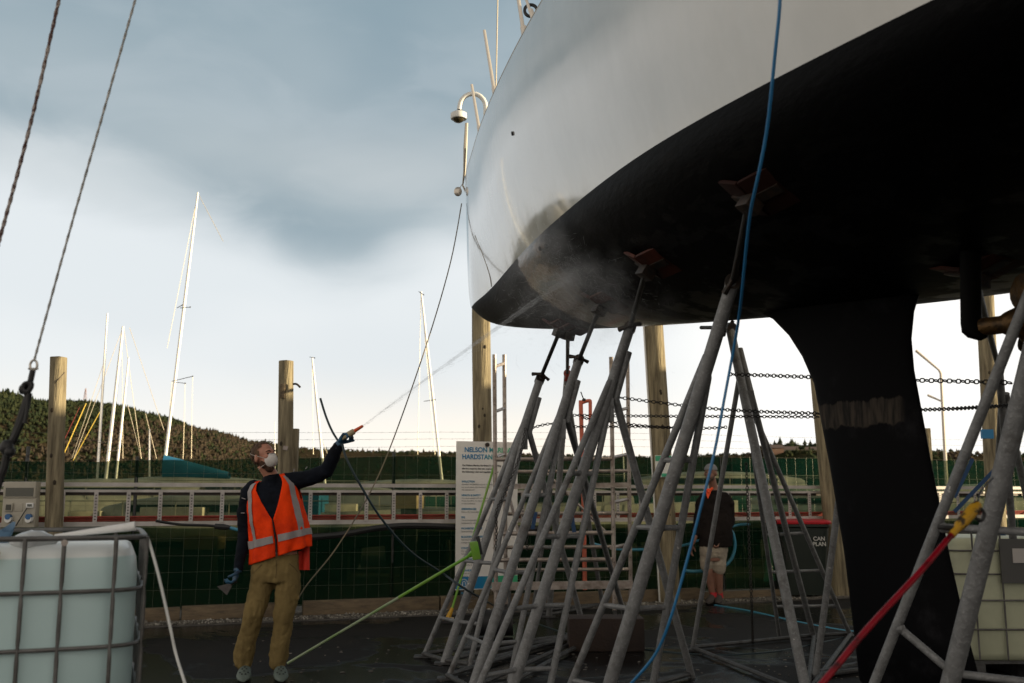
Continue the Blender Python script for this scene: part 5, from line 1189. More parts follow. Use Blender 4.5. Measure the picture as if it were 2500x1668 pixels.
tube_e(jk, [J(700, 1176), shR, lerp(shR, elR, .5) + Vector((0, 0, -.012)), elR, lerp(elR, wrR, .5), lerp(elR, wrR, .95)], [.075, .075, .068, .062, .056, .046])
me = remesh(jk.mesh('jacket'), .009, 3); wrinkle(me, .009, 11, (1.0, 1.0, 1.6), 3); jko = link_mesh('jacket', me, blackjk, man)
for (p0, p1) in ((J(590, 1216, -.06), J(599, 1219, -.075)), (J(588, 1253, -.06), J(597, 1253, -.07)), (J(718, 1145, -.07), J(717, 1152, -.08)), (J(746, 1145, -.07), J(750, 1140, -.08))):
    MB().tube([p0, p1], .004, 5).build('reflective_dash', reflect, jko)
# -- vest: parametric shell over the torso
def vest_pt(u, v, off=0.0):
    """u 0..1 around (0 = front centre, going to his left/image right), v 0 shoulder .. 1 hem"""
    a = u * 2 * math.pi
    yl = interp(v, [(0, 1166), (.15, 1192), (.45, 1258), (.75, 1318), (1, 1360)])
    cx = interp(v, [(0, 662), (.15, 664), (.45, 675), (.75, 684), (1, 686)])
    hx = interp(v, [(0, .130), (.06, .175), (.15, .215), (.45, .232), (.75, .240), (1, .247)]); hy = interp(v, [(0, .07), (.06, .105), (.15, .128), (.45, .150), (.75, .152), (1, .158)])
    x = math.sin(a); y = -math.cos(a)
    tilt = 1.0
    yy_ = yl - 12 * x * (1 - v * .2) - (14 * x + 4) * v ** 2    # shoulder line and hem rise to the image right
    c_ = J(cx, yy_)
    fold = .010 * math.sin(a * 11 + v * 5) * v + .014 * noise.noise(Vector((a * 2.2, v * 3.5, 2))) + .006 * noise.noise(Vector((a * 5 + v * 6, v * 9, 5)))
    return c_ + Vector((x * (hx + off + fold), y * (hy + off + fold), 0))
def front_gap(v): return interp(v, [(0, .105), (.1, .092), (.3, .050), (.46, .012), (.50, .004), (1, .006)])
vt_ = MB(); NV, NUU = 40, 90; rows = []
for i in range(NV + 1):
    v = i / NV; g0 = front_gap(v); row = []
    for j in range(NUU + 1):
        u = g0 + (1 - 2 * g0) * j / NUU; row.append(vest_pt(u, v))
    rows.append(row)
vs = [p_ for r_ in rows for p_ in r_]; fs = []
for i in range(NV):
    for j in range(NUU):
        v = (i + .5) / NV; u = front_gap(v) + (1 - 2 * front_gap(v)) * (j + .5) / NUU
        # arm holes at u ~ .25 and .75 down to v .30
        if v < .34 and (abs(u - .25) < .072 * math.sqrt(max(0, 1 - (v / .34) ** 2)) + .0 or abs(u - .75) < .060 * math.sqrt(max(0, 1 - (v / .34) ** 2))) and v > .0: continue
        n = NUU + 1; fs.append((i * n + j, (i + 1) * n + j, (i + 1) * n + j + 1, i * n + j + 1))
vt_.add(vs, fs)
me = vt_.mesh('vest'); bm = bmesh.new(); bm.from_mesh(me); bmesh.ops.delete(bm, geom=[v for v in bm.verts if not v.link_faces], context='VERTS'); bmesh.ops.solidify(bm, geom=bm.faces[:], thickness=.004); bm.to_mesh(me); bm.free()
vo = link_mesh('vest', me, orange, man, 180)
def strip(pts_uv, wd_u, wd_v, nm='reflective_strip', off=.007):
    n = len(pts_uv); r0 = []; r1 = []
    for (u, v) in pts_uv: r0.append(vest_pt(u - wd_u, v - wd_v, off)); r1.append(vest_pt(u + wd_u, v + wd_v, off))
    MB().grid([r0, r1]).build(nm, reflect, vo, 180)
strip([(.865 - .0 * k_ - .028 * math.sin(k_ / 24 * 1.5) + .035 * k_ / 24, k_ / 24 * .70) for k_ in range(1, 25)], .021, 0)
strip([(.140 + .012 * k_ / 24, k_ / 24 * .70) for k_ in range(1, 25)], .021, 0)
strip([(.012 + (.976) * k_ / 70, .745) for k_ in range(71)], 0, .048)
# trailing tail of the vest
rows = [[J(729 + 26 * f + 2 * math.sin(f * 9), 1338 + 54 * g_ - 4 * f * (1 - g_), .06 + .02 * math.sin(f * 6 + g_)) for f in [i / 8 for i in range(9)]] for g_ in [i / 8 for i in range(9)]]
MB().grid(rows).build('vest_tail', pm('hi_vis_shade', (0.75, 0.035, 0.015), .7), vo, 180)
MB().tube([vest_pt(.0, v_, .006) + Vector((0, -.002, 0)) for v_ in [.5 + .05 * i for i in range(11)]], .004, 5).build('zip', blk, vo)
# -- trousers
tr2 = MB()
pt = [(J(672, 1352), .185, .125), (J(672, 1378), .19, .13), (J(672, 1405), .195, .13), (J(673, 1420), .17, .12)]
rows = [[c_ + Vector((math.cos(q) * hx, math.sin(q) * hy, 0)) for q in [2 * math.pi * i / 24 for i in range(24)]] for c_, hx, hy in pt]
tr2.grid(rows[::-1], closed=True); tr2.add([pt[0][0]] + rows[0], [(0, 1 + j, 1 + (j + 1) % 24) for j in range(24)]); tr2.add([pt[-1][0]] + rows[-1], [(0, 1 + (j + 1) % 24, 1 + j) for j in range(24)])
tube_e(tr2, [J(645, 1395), J(640, 1430), J(628, 1470, -.03), kL, J(607, 1550, -.01), J(594, 1600, .02), J(592, 1617, .02)], [.100, .101, .089, .081, .077, .081, .068])
tube_e(tr2, [J(702, 1395), J(703, 1430), J(699, 1470, -.03), kR, J(688, 1550, -.01), J(680, 1600, .02), J(677, 1617, .02)], [.096, .098, .086, .077, .073, .078, .067])
me = remesh(tr2.mesh('trousers'), .010, 3); wrinkle(me, .016, 8, (1.5, 1.5, .45), 9); wrinkle(me, .007, 17, (1.1, 1.1, 1.3), 2); tro = link_mesh('trousers', me, khaki, man)
TB = BVHTree.FromPolygons([v.co + man.location for v in tro.data.vertices], [tuple(p.vertices) for p in tro.data.polygons])
def on_cloth(px, py, off=.004):
    d = ray(px, py).normalized(); h_, n_, _, _ = TB.ray_cast(Vector((0, 0, CH)), d)
    return (h_ - d * off) if h_ is not None else at(px, py, MY - .1)
for quad in (((622, 1432), (648, 1437), (645, 1470), (619, 1464)), ((706, 1437), (729, 1431), (730, 1463), (709, 1468))):
    rows = [[on_cloth(*[lerp(lerp(Vector(quad[0]), Vector(quad[1]), i / 5), lerp(Vector(quad[3]), Vector(quad[2]), i / 5), j / 5)[k_] for k_ in (0, 1)], .007) for i in range(6)] for j in range(6)]
    MB().grid(rows).build('cargo_pocket', khaki, tro, 180)
for line in (((640, 1378), (628, 1390), (618, 1400)), ((706, 1376), (720, 1388), (727, 1398)), ((674, 1368), (675, 1390), (673, 1412))):
    MB().tube([on_cloth(*p_, .001) for p_ in bez([Vector((a_, b_, 0)) for a_, b_ in line], 4) for p_ in [(p_[0], p_[1])]], .0022, 4).build('seam', pm('seam_dark', (.07, .045, .02), .9), tro)
# -- shoes (perforated clogs)
clogm = pm('grey_green_clog', (0.13, 0.165, 0.145), 0.6, var=(.10, .13, .115), vscale=9)
for (hx0, hy0, tx, ty, lab) in ((594, 1632, 608, 1650, ''), (678, 1630, 700, 1648, '')):
    hg = gr(hx0, hy0 + 3, 0); hg = Vector((J(hx0, 1640).x, MY + .06, 0)); tg_ = Vector((J(tx, 1640).x, MY - .17, 0)); d = (tg_ - hg).normalized(); s_ = Vector((d.y, -d.x, 0)); c_ = MB()
    rows = []
    for i in range(13):
        f = i / 12; hgt = interp(f, [(0, .075), (.2, .095), (.45, .105), (.7, .075), (.9, .05), (1, .02)]); wdt = interp(f, [(0, .03), (.12, .046), (.4, .048), (.7, .060), (.9, .050), (1, .015)])
        cc2 = hg + d * (-.05 + .30 * f); row = []
        for j in range(16):
            a = 2 * math.pi * j / 16; row.append(cc2 + s_ * math.cos(a) * wdt + Vector((0, 0, max(.004, hgt * .5 + math.sin(a) * hgt * .5))))
        rows.append(row)
    c_.grid(rows, closed=True); c_.add([rows[0][0].lerp(rows[0][8], .5)] + rows[0], [(0, 1 + j, 1 + (j + 1) % 16) for j in range(16)]); c_.add([rows[-1][0].lerp(rows[-1][8], .5)] + rows[-1], [(0, 1 + (j + 1) % 16, 1 + j) for j in range(16)])
    so_ = c_.build('clog', clogm, man, 60)
    ho = MB()
    for (f, l) in ((.62, -.3), (.62, .3), (.72, 0), (.76, -.55), (.76, .55), (.85, -.25), (.85, .25), (.55, 0)):
        hh = interp(f, [(0, .075), (.2, .095), (.45, .105), (.7, .075), (.9, .05), (1, .02)]); wd2 = .055; ho.ball(hg + d * (-.05 + .30 * f) + s_ * l * wd2 + Vector((0, 0, hh * (.5 + .5 * math.sqrt(1 - l * l)))), (.008, .008, .005), 8, 5)
    ho.build('vent_holes', blk, so_)
# -- gloved hands
gm = MB(); wdir = (J(848, 1060, -.14) - wrR).normalized(); grip_dir = (J(885, 1041, -.17) - J(840, 1068, -.13)).normalized()
gm.tube([lerp(elR, wrR, .86), wrR, wrR + wdir * .03], [.046, .040, .034], 12)
hand(gm, wrR + wdir * .01, (wdir + Vector((.05, 0, .25))).normalized(), Vector((0.72, -.35, -.4)), .95, 1.12, side=-1)
me = remesh(gm.mesh('glove'), .0045, 1, .4); link_mesh('glove', me, glove, man)
gm = MB(); wd = (J(574, 1412, -.09) - wrL).normalized()
gm.tube([lerp(elL, wrL, .9), wrL, wrL + wd * .03], [.040, .036, .032], 12)
hand(gm, wrL + wd * .01, wd, Vector((-.35, -.25, -.15)), .75, 1.1, side=1)
me = remesh(gm.mesh('glove'), .0045, 1, .4); link_mesh('glove', me, glove, man)
# -- lance and scraper held
gp0 = wrR + wdir * .075 + Vector((.01, -.02, .01))
tipN = at(886, 1040, gp0.y - .03); bd_ = (tipN - gp0).normalized()
gun = thing('spray_nozzle', gp0, 'beige hose nozzle with an orange tip held in the raised hand', 'nozzle')
MB().tube([gp0 - bd_ * .05, gp0 + bd_ * .02, gp0 + bd_ * .03, gp0 + bd_ * .085, gp0 + bd_ * .095], [.014, .020, .026, .024, .015], 14).build('body', pm('nozzle_beige', (.42, .34, .20), .5), gun)
MB().tube([gp0 + bd_ * .09, tipN - bd_ * .01, tipN], [.016, .012, .010], 12).build('tip', pm('nozzle_orange', (.75, .10, .02), .4), gun)
MB().tube([gp0 + bd_ * .055 + Vector((0, 0, -.02)), gp0 + bd_ * .07 + Vector((.005, 0, -.045))], [.012, .008], 8).build('trigger', blk, gun)
sp0 = J(566, 1424, -.13); scp = thing('scraper', sp0, 'flat grey scraping brush held in the lowered blue gloved hand', 'scraper')
MB().tube([J(578, 1418, -.10), J(566, 1426, -.12), J(556, 1434, -.13)], [.012, .012, .010], 8).build('handle', blkmetal, scp)
pl = [J(562, 1424, -.13), J(530, 1432, -.14), J(554, 1453, -.14), J(566, 1432, -.13)]
MB().add([p_ + Vector((0, dy, 0)) for dy in (-.006, .006) for p_ in pl], [(0, 1, 2, 3), (7, 6, 5, 4), (0, 4, 5, 1), (1, 5, 6, 2), (2, 6, 7, 3), (3, 7, 4, 0)]).build('blade', pm('scraper_grey', (.06, .05, .048), .6, bump=.5), scp)
# ================================================================== second man
M2 = 13.75
def K(px, py, dy=0.0): return at(px, py, M2 + dy)
m2 = thing('person', Vector((K(1735, 1400).x, M2, 0)), 'person in grey cap, dark fleece and pale shorts standing behind the stands by the fence', 'person')
hc2 = K(1735, 1156, -.02); H2F = Vector((-.5, -.85, .02)).normalized(); H2 = rotm(H2F)
def kp(x, y, z): return hc2 + H2 @ Vector((x, y, z))
bd = MB(); bd.ball(kp(0, -.01, .03), (.079, .098, .095), 16, 12, H2); bd.ball(kp(0, .035, -.035), (.058, .06, .08), 14, 10, H2); bd.tube([kp(0, .09, .02), kp(0, .115, -.02)], [.01, .016], 8); bd.ball(kp(0, .112, -.02), .016, 8, 6)
for s in (-1, 1): bd.ball(kp(s * .08, 0, -.01), (.012, .022, .034), 8, 6, H2)
bd.tube([kp(0, -.01, -.06), K(1742, 1190, .02), K(1745, 1210, .02)], [.058, .06, .08], 12)
tor2 = [(K(1745, 1208), .14, .09), (K(1747, 1225), .19, .11), (K(1748, 1280), .18, .12), (K(1746, 1330), .17, .12), (K(1742, 1370), .16, .11)]
def closed_stack(mb, st, n=20):
    rows = [[c_ + Vector((math.cos(q) * hx, math.sin(q) * hy, 0)) for q in [2 * math.pi * i / n for i in range(n)]] for c_, hx, hy in st]
    mb.grid(rows[::-1], closed=True); mb.add([st[0][0]] + rows[0], [(0, 1 + j, 1 + (j + 1) % n) for j in range(n)]); mb.add([st[-1][0]] + rows[-1], [(0, 1 + (j + 1) % n, 1 + j) for j in range(n)])
closed_stack(bd, tor2)
a_s = [K(1712, 1222), K(1703, 1275, .04), K(1697, 1312, -.02), K(1690, 1328, -.04)]; b_s = [K(1777, 1222), K(1778, 1275, .04), K(1762, 1312, -.08), K(1757, 1322, -.1)]
tube_e(bd, a_s, [.05, .043, .034, .03]); tube_e(bd, b_s, [.05, .043, .034, .03])
tube_e(bd, [K(1728, 1362), K(1730, 1398, -.02), K(1740, 1452, .02), K(1742, 1462, .0)], [.08, .062, .042, .04]); tube_e(bd, [K(1752, 1362), K(1754, 1400, 0), K(1757, 1452, .05), K(1757, 1462, .05)], [.08, .062, .042, .04])
hand(bd, a_s[-1], (-.25, 0, -1), (.5, -.3, 0), .35, 1.05, 1); hand(bd, b_s[-1], (-.4, -.3, -.8), (-.6, .1, .3), .9, 1.05, -1)
me = remesh(bd.mesh('body'), .009, 2, .5); link_mesh('body', me, pm('tanned_skin', (.26, .13, .09), .6, var=(.21, .10, .07), vscale=12), m2)
fl_ = MB(); closed_stack(fl_, [(K(1744, 1196), .075, .07), (K(1745, 1206), .15, .10), (K(1747, 1220), .215, .125), (K(1748, 1280), .225, .15), (K(1748, 1315), .23, .155), (K(1747, 1335), .225, .15)])
tube_e(fl_, [K(1722, 1214), K(1712, 1228), K(1704, 1275, .04), K(1700, 1302, .0)], [.07, .078, .068, .055]); tube_e(fl_, [K(1770, 1214), K(1780, 1228), K(1782, 1275, .04), K(1768, 1303, -.05)], [.07, .08, .07, .056])
me = remesh(fl_.mesh('fleece'), .012, 3); wrinkle(me, .014, 7, (1, 1, 1.5), 4); link_mesh('fleece', me, pm('dark_fleece', (.011, .009, .009), .95, spec=.1, var=(.02, .016, .015), vscale=5), m2)
cy = K(1730, 1202, -.135); MB().add([cy + Vector((-.05, .02, .05)), cy + Vector((.06, .02, .05)), cy + Vector((-.015, -.015, -.09))], [(0, 1, 2)]).tube([cy + Vector((-.05, .03, .055)), cy + Vector((0, .0, .0)), cy + Vector((.06, .03, .055))], .018, 8).build('shirt_collar', pm('orange_shirt', (.85, .09, .02), .7), m2)
sh2_ = MB(); closed_stack(sh2_, [(K(1743, 1325), .19, .13), (K(1742, 1345), .195, .135), (K(1742, 1362), .18, .12)])
tube_e(sh2_, [K(1728, 1355), K(1727, 1372), K(1727, 1382)], [.10, .105, .095]); tube_e(sh2_, [K(1754, 1355), K(1755, 1378), K(1755, 1388)], [.10, .105, .095])
me = remesh(sh2_.mesh('shorts'), .012, 2); wrinkle(me, .012, 9, (1, 1, 1.4)); link_mesh('shorts', me, pm('pale_shorts', (.40, .34, .27), .9, var=(.25, .22, .18), vscale=9), m2)
cpm = pm('grey_cap', (.20, .20, .21), .9, bump=.4); rows = []
for i in range(9):
    th_ = .02 + (math.pi / 2 - .02) * i / 8; rows.append([kp(.09 * math.sin(th_) * math.cos(a), -.012 + .108 * math.sin(th_) * math.sin(a), .045 + .09 * math.cos(th_)) for a in [2 * math.pi * j / 24 for j in range(24)]])
MB().grid(rows, closed=True).build('cap', cpm, m2, 180)
bb = MB(); bb.ball(kp(0, .03, -.06), (.062, .06, .05), 14, 10, H2); bb.ball(kp(0, .06, -.09), (.035, .035, .035), 10, 8, H2); bb.build('beard', pm('grey_beard', (.10, .065, .05), .9), m2)
e_ = MB()
for s in (-1, 1): e_.ball(kp(s * .03, .085, .012), (.012, .008, .006), 8, 6, H2)
e_.build('eyes', pm('eye_dark', ()), m2)
for (cx_, dy) in ((1742, .0), (1757, .05)):
    MB().tube([K(cx_, 1446, dy), K(cx_, 1460, dy)], [.046, .05], 12).build('sock', brightred, m2)
for (ax, tx, dy) in ((1742, 1722, -.02), (1758, 1748, .03)):
    hg = Vector((K(ax, 1460).x, M2 + dy + .05, .0)); tg_ = Vector((K(tx, 1460).x, M2 + dy - .14, .0)); d = (tg_ - hg).normalized(); s_ = Vector((d.y, -d.x, 0)); rows = []
    z0 = 0.0
    for i in range(11):
        f = i / 10; hgt = interp(f, [(0, .13), (.3, .15), (.5, .11), (.8, .08), (1, .03)]); wdt = interp(f, [(0, .03), (.2, .05), (.7, .055), (1, .02)]); cc2 = hg + d * (-.06 + .31 * f)
        rows.append([cc2 + s_ * math.cos(2 * math.pi * j / 14) * wdt + Vector((0, 0, z0 + max(.0, hgt * .5 + math.sin(2 * math.pi * j / 14) * hgt * .5))) for j in range(14)])
    MB().grid(rows, closed=True).build('boot', pm('work_boot', (.05, .04, .035), .8, bump=.3), m2)
# ================================================================== water jet and spray
h, n_ = hull_hit(1400, 672); HIT = h if h else at(1400, 672, 8.4)
jm = bpy.data.materials.new('water_jet'); jm.use_nodes = True; t = jm.node_tree; t.nodes.clear()
ou = t.nodes.new('ShaderNodeOutputMaterial'); tr = t.nodes.new('ShaderNodeBsdfTransparent'); df = t.nodes.new('ShaderNodeBsdfTranslucent'); df.inputs[0].default_value = (.85, .87, .9, 1); d2 = t.nodes.new('ShaderNodeBsdfDiffuse'); d2.inputs[0].default_value = (.8, .83, .86, 1)
a0_ = t.nodes.new('ShaderNodeMixShader'); t.links.new(df.outputs[0], a0_.inputs[1]); t.links.new(d2.outputs[0], a0_.inputs[2])
mx = t.nodes.new('ShaderNodeMixShader'); tcn = t.nodes.new('ShaderNodeTexCoord'); lw = t.nodes.new('ShaderNodeLayerWeight'); lw.inputs[0].default_value = .5
nz = tn(t, tcn.outputs['Object'], 9, 3); fac = tmath(t, 'MULTIPLY', tmr(t, nz, .3, .7, .08, .20), tmr(t, lw.outputs['Facing'], 0.15, 0.98, 1, 0))
t.links.new(fac, mx.inputs[0]); t.links.new(tr.outputs[0], mx.inputs[1]); t.links.new(a0_.outputs[0], mx.inputs[2]); t.links.new(mx.outputs[0], ou.inputs[0])
DJ = (HIT - tipN); jp = [tipN + DJ * f + Vector((0, 0, .06 * f * (1 - f))) for f in [i / 14 for i in range(15)]]
o = MB().tube(jp, [.004 + .022 * (i / 14) ** 1.1 for i in range(15)], 18, False).build('water_jet', jm, None, 180); tag(o, 'fine jet of water from the nozzle to the underside of the bow', 'water', kind='stuff')
dr = MB(); dm = bpy.data.materials.new('water_drops'); dm.use_nodes = True; b = dm.node_tree.nodes['Principled BSDF']; b.inputs['Base Color'].default_value = (.8, .83, .86, 1); b.inputs['Roughness'].default_value = .1; b.inputs['Alpha'].default_value = .45
for i in range(4600):
    if i < 3800:
        r_ = abs(random.gauss(0, .42)); a = rnd(0, 6.283); dirx = HP(0, 0, 0) - HP(1, 0, 0); p_ = HIT + Vector((-.463 * -r_ * math.cos(a), .886 * -r_ * math.cos(a) * .8, 0)) + Vector((0, 0, r_ * math.sin(a) * .8 - .05)) - Vector((0, rnd(.03, .45), 0))
        p_.x += rnd(-.25, .35)
        h_, n2_, _, _ = BV.find_nearest(p_)
        vel = Vector((rnd(-.2, .9), rnd(-.3, .3), rnd(-1.1, .4))).normalized()
    else:
        f = random.random(); rr = .006 + .05 * f; p_ = tipN + DJ * f + Vector((rnd(-rr, rr), rnd(-rr, rr), rnd(-rr * 1.6, rr) + .06 * f * (1 - f))); vel = (DJ.normalized() + Vector((0, 0, -.3))).normalized()
    if p_.z < .3: continue
    l = rnd(.006, .028) if i % 5 else rnd(.03, .07); w_ = rnd(.0002, .0006); s_ = vel.cross(Vector((0, 1, 0))).normalized() * w_; u_ = vel.cross(s_).normalized() * w_
    dr.add([p_ - vel * l, p_ + s_, p_ - s_ * .5 + u_, p_ - s_ * .5 - u_, p_ + vel * l], [(0, 1, 2), (0, 2, 3), (0, 3, 1), (4, 2, 1), (4, 3, 2), (4, 1, 3)])
o = dr.build('spray_drops', dm); tag(o, 'spray of fine droplets bouncing off the black bow', 'spray', kind='stuff')
vm = bpy.data.materials.new('mist'); vm.use_nodes = True; t = vm.node_tree; t.nodes.clear(); ou = t.nodes.new('ShaderNodeOutputMaterial'); pv = t.nodes.new('ShaderNodeVolumePrincipled'); t.links.new(pv.outputs[0], ou.inputs['Volume'])
pv.inputs['Color'].default_value = (.9, .92, .95, 1); tcn = t.nodes.new('ShaderNodeTexCoord'); vl = t.nodes.new('ShaderNodeVectorMath'); vl.operation = 'LENGTH'
mpp = t.nodes.new('ShaderNodeMapping'); mpp.inputs['Scale'].default_value = (1 / .95, 1 / .95, 1 / .62); t.links.new(tcn.outputs['Object'], mpp.inputs[0]); mpp.inputs['Location'].default_value = (0, 0, -1.0)
t.links.new(mpp.outputs[0], vl.inputs[0]); dn = tmr(t, vl.outputs['Value'], 0.0, 1.0, 1.0, 0.0); nz = tn(t, tcn.outputs['Object'], 3.5, 4)
t.links.new(tmath(t, 'MULTIPLY', dn, tmr(t, nz, .40, .68, .0, 1.5)), pv.inputs['Density'])
o = MB().ball(HIT + Vector((.12, -.35, -.08)), (.95, .95, .62), 20, 14).build('mist', vm, None, 180); tag(o, 'pale mist hanging where the water jet strikes the hull', 'mist', kind='stuff')
# ================================================================== boats beyond the fence
rig_m = pm('rigging_wire', (.50, .44, .34), .5, .3)
hullw = pm('boat_white', (.50, .47, .42), .4, var=(.5, .48, .44), vscale=1.5)
def boat(label, px, Y, length, heading, hz0, hz1, hull_mat, masts=(), cover=None, cabin=True, extra=None):
    c_ = fence_free(px, Y); rt = thing('moored_yacht', c_, label, 'yacht', 'yachts stored beyond the fence')
    d = Vector((math.cos(heading), math.sin(heading), 0)); s_ = Vector((-d.y, d.x, 0)); rows = []
    bm_ = length * .15
    for i in range(15):
        f = i / 14; a = (f - .5) * length; wd = bm_ * math.sin(math.pi * min(1, f * .62 + .36)) * (1 if f < .98 else .3); zb2 = hz0 + .35 * max(0, f - .7) * 2; zt2 = hz1 + .25 * f; row = []
        for j in range(21):
            q = math.pi * j / 20; row.append(c_ + d * a + s_ * wd * math.cos(q) + Vector((0, 0, zt2 - (zt2 - zb2) * math.sin(q) ** .7)))
        rows.append(row)
    MB().grid([r_[3:18] for r_ in rows]).build('underbody', pm('far_antifouling', (.012, .03, .035), .6, var=(.03, .02, .015), vscale=.8), rt, 60)
    MB().grid([r_[:4] for r_ in rows]).grid([r_[17:] for r_ in rows]).add([r_[0] for r_ in rows] + [r_[-1] for r_ in rows], [(i, i + 1, 15 + i + 1, 15 + i) for i in range(14)]).build('hull', hull_mat, rt, 60)
    MB().bar(c_ + Vector((0, 0, .1)) - d * length * .1, c_ + Vector((0, 0, .1)) + d * length * .1, .3, hz0 + .1).build('keel', pm('far_keel', (.03, .04, .06), .7), rt)
    for k_ in (-.28, 0.28): MB().tube([c_ + d * length * k_ + s_ * bm_ * 1.2, c_ + d * length * k_ + s_ * bm_ * .5 + Vector((0, 0, hz0 + .3))], .05, 6).tube([c_ + d * length * k_ - s_ * bm_ * 1.2, c_ + d * length * k_ - s_ * bm_ * .5 + Vector((0, 0, hz0 + .3))], .05, 6).build('cradle_leg', galv_dark, rt)
    if cabin:
        rows = []
        for i in range(7):
            f = i / 6; a = (-.25 + .45 * f) * length; hh = .42 * math.sin(math.pi * (.15 + .75 * (1 - f))) ** .5
            rows.append([c_ + d * a + s_ * bm_ * .6 * math.cos(math.pi * j / 8) + Vector((0, 0, hz1 + .1 + hh * math.sin(math.pi * j / 8) ** .4)) for j in range(9)])
        MB().grid(rows).build('cabin', hullw, rt, 60)
        MB().bar(c_ - d * length * .18 - s_ * bm_ * .605 + Vector((0, 0, hz1 + .28)), c_ + d * length * .12 - s_ * bm_ * .605 + Vector((0, 0, hz1 + .28)), .02, .12).build('cabin_window', glass_dark, rt)
    pr = MB()
    for i in range(7):
        p_ = c_ + d * length * (-.45 + .14 * i) - s_ * bm_ * .85 + Vector((0, 0, hz1 + .1)); pr.tube([p_, p_ + Vector((0, 0, .30))], .010, 5)
    pr.tube([c_ - d * length * .45 - s_ * bm_ * .85 + Vector((0, 0, hz1 + .40)), c_ + d * length * .40 - s_ * bm_ * .85 + Vector((0, 0, hz1 + .40))], .009, 5); pr.build('guard_rail', stan, rt)
    for (tx, ty, bx, by, wpx, spr, stays) in masts:
        T_ = at(tx, ty, Y); B_ = at(bx, by, Y); B2 = lerp(T_, B_, (T_.z - hz1) / (T_.z - B_.z)); r_ = wpx / 2 / F * Y
        mo = MB().tube([B2, lerp(B2, T_, .7), T_], [r_, r_ * .95, r_ * .6], 10).build('mast', whitemast, rt)
        for (sx0, sy0, sx1, sy1) in spr: MB().tube([at(sx0, sy0, Y), at(sx1, sy1, Y - .3)], r_ * .22, 6).ball(at(sx1, sy1, Y - .3), r_ * .5, 6, 5).build('spreader', blkmetal, mo)
        rg = MB()
        for (x0, y0, x1, y1) in stays: rg.tube([at(x0, y0, Y + .2), at(x1, y1, Y + .2)], .0055 * Y / 22, 4, False)
        if stays: rg.build('stay', rig_m, mo)
    if cover:
        x0, y0, x1, y1, m_, th0 = cover; rows = []
        for i in range(9):
            f = i / 8; p_ = lerp(at(x0, y0, Y - .4), at(x1, y1, Y - .4), f); th_ = th0 * (1 - .75 * f) * (1 + .1 * noise.noise(Vector((f * 6, Y, 0))))
            rows.append([p_ + Vector((0, math.cos(2 * math.pi * j / 12) * .12, math.sin(2 * math.pi * j / 12) * th_ + (-.15 * th_))) for j in range(12)])
        MB().grid(rows, closed=True).build('sail_cover', m_, rt, 180)
    return rt
def fence_free(px, Y): p_ = at(px, 1213, Y); return Vector((p_.x, Y, 0))
yc_ = pm('yellow_canvas', (.62, .30, .04), .8); bc_ = pm('blue_canvas', (.012, .14, .27), .8); dg = pm('dark_green_hull', (.01, .06, .05), .4); bl = pm('navy_hull', (.02, .03, .06), .4)
boat('white yacht beyond the fence at left with three sunlit masts and a yellow sail cover', 270, 19.5, 8.5, R(12), 0.75, 1.25, hullw,
     masts=((262, 765, 240, 1120, 6.5, ((240, 1080, 256, 1080),), ((252, 890, 175, 1120), (262, 765, 236, 1180))),
            (300, 797, 264, 1120, 9, ((268, 1102, 284, 1100),), ((300, 800, 180, 1120), (302, 800, 345, 1120), (298, 860, 300, 1120))),
            (314, 873, 288, 1120, 6, (), ((316, 800, 400, 1050), (312, 990, 345, 1120)))),
     cover=(236, 1196, 372, 1233, yc_, .20))
boat('white yacht beyond the fence with the tallest leaning mast and a blue boom cover', 470, 22, 9.5, R(8), 0.9, 1.35, hullw,
     masts=((483, 470, 403, 1122, 7.5, ((420, 931, 470, 919), (424, 933, 452, 936), (440, 752, 464, 750), (432, 752, 445, 745)), ((483, 472, 408, 850), (420, 931, 404, 1120), (470, 920, 467, 1120), (452, 937, 447, 1120), (483, 472, 545, 590))),
            (365, 1048, 365, 1160, 5, (), ((355, 1010, 382, 1120),))),
     cover=(400, 1138, 560, 1160, bc_, .28))
boat('low white yacht beyond the fence just left of the man in the vest', 505, 17.5, 6.5, R(-5), 0.4, 0.95, hullw, masts=((671, 1030, 671, 1110, 2.5, (), ()),))
boat('white yacht beyond the fence right of the man in the vest, with a slim mast', 790, 21, 8, R(170), 0.7, 1.15, hullw, masts=((762, 874, 786, 1110, 6.5, ((756, 872, 768, 874),), ((762, 880, 765, 1110), (776, 1050, 800, 1110))),))
boat('dark hulled yacht beyond the fence left of the rules sign with a thin leaning mast', 1040, 23, 9, R(15), 0.8, 1.3, dg, masts=((1028, 712, 1072, 1110, 7, ((1035, 980, 1062, 976), (1022, 712, 1034, 720)), ((1028, 715, 1020, 1110), (1028, 715, 1062, 1110))),))
boat('white yacht beyond the fence behind the scaffold tower', 1350, 20, 7.5, R(5), 0.5, 1.1, hullw)
boat('green hulled yacht beyond the fence behind the man in shorts', 1760, 24, 9, R(12), 0.8, 1.5, dg, masts=((1520, 1085, 1522, 1130, 3, (), ()),))
boat('white yacht beyond the fence behind the wheelie bin', 2030, 22, 7, R(-10), 0.5, 1.05, hullw)
boat('pale yacht beyond the fence at far right', 2400, 24, 8, R(10), 0.6, 1.2, hullw, masts=((2390, 560, 2420, 1110, 6, (), ()),))
o = MB().bar(at(700, 1240, 17.2), at(790, 1240, 17.2), .9, .5).build('covered_dinghy', bc_); tag(o, 'dark covered dinghy beyond the fence behind the vest', 'dinghy')
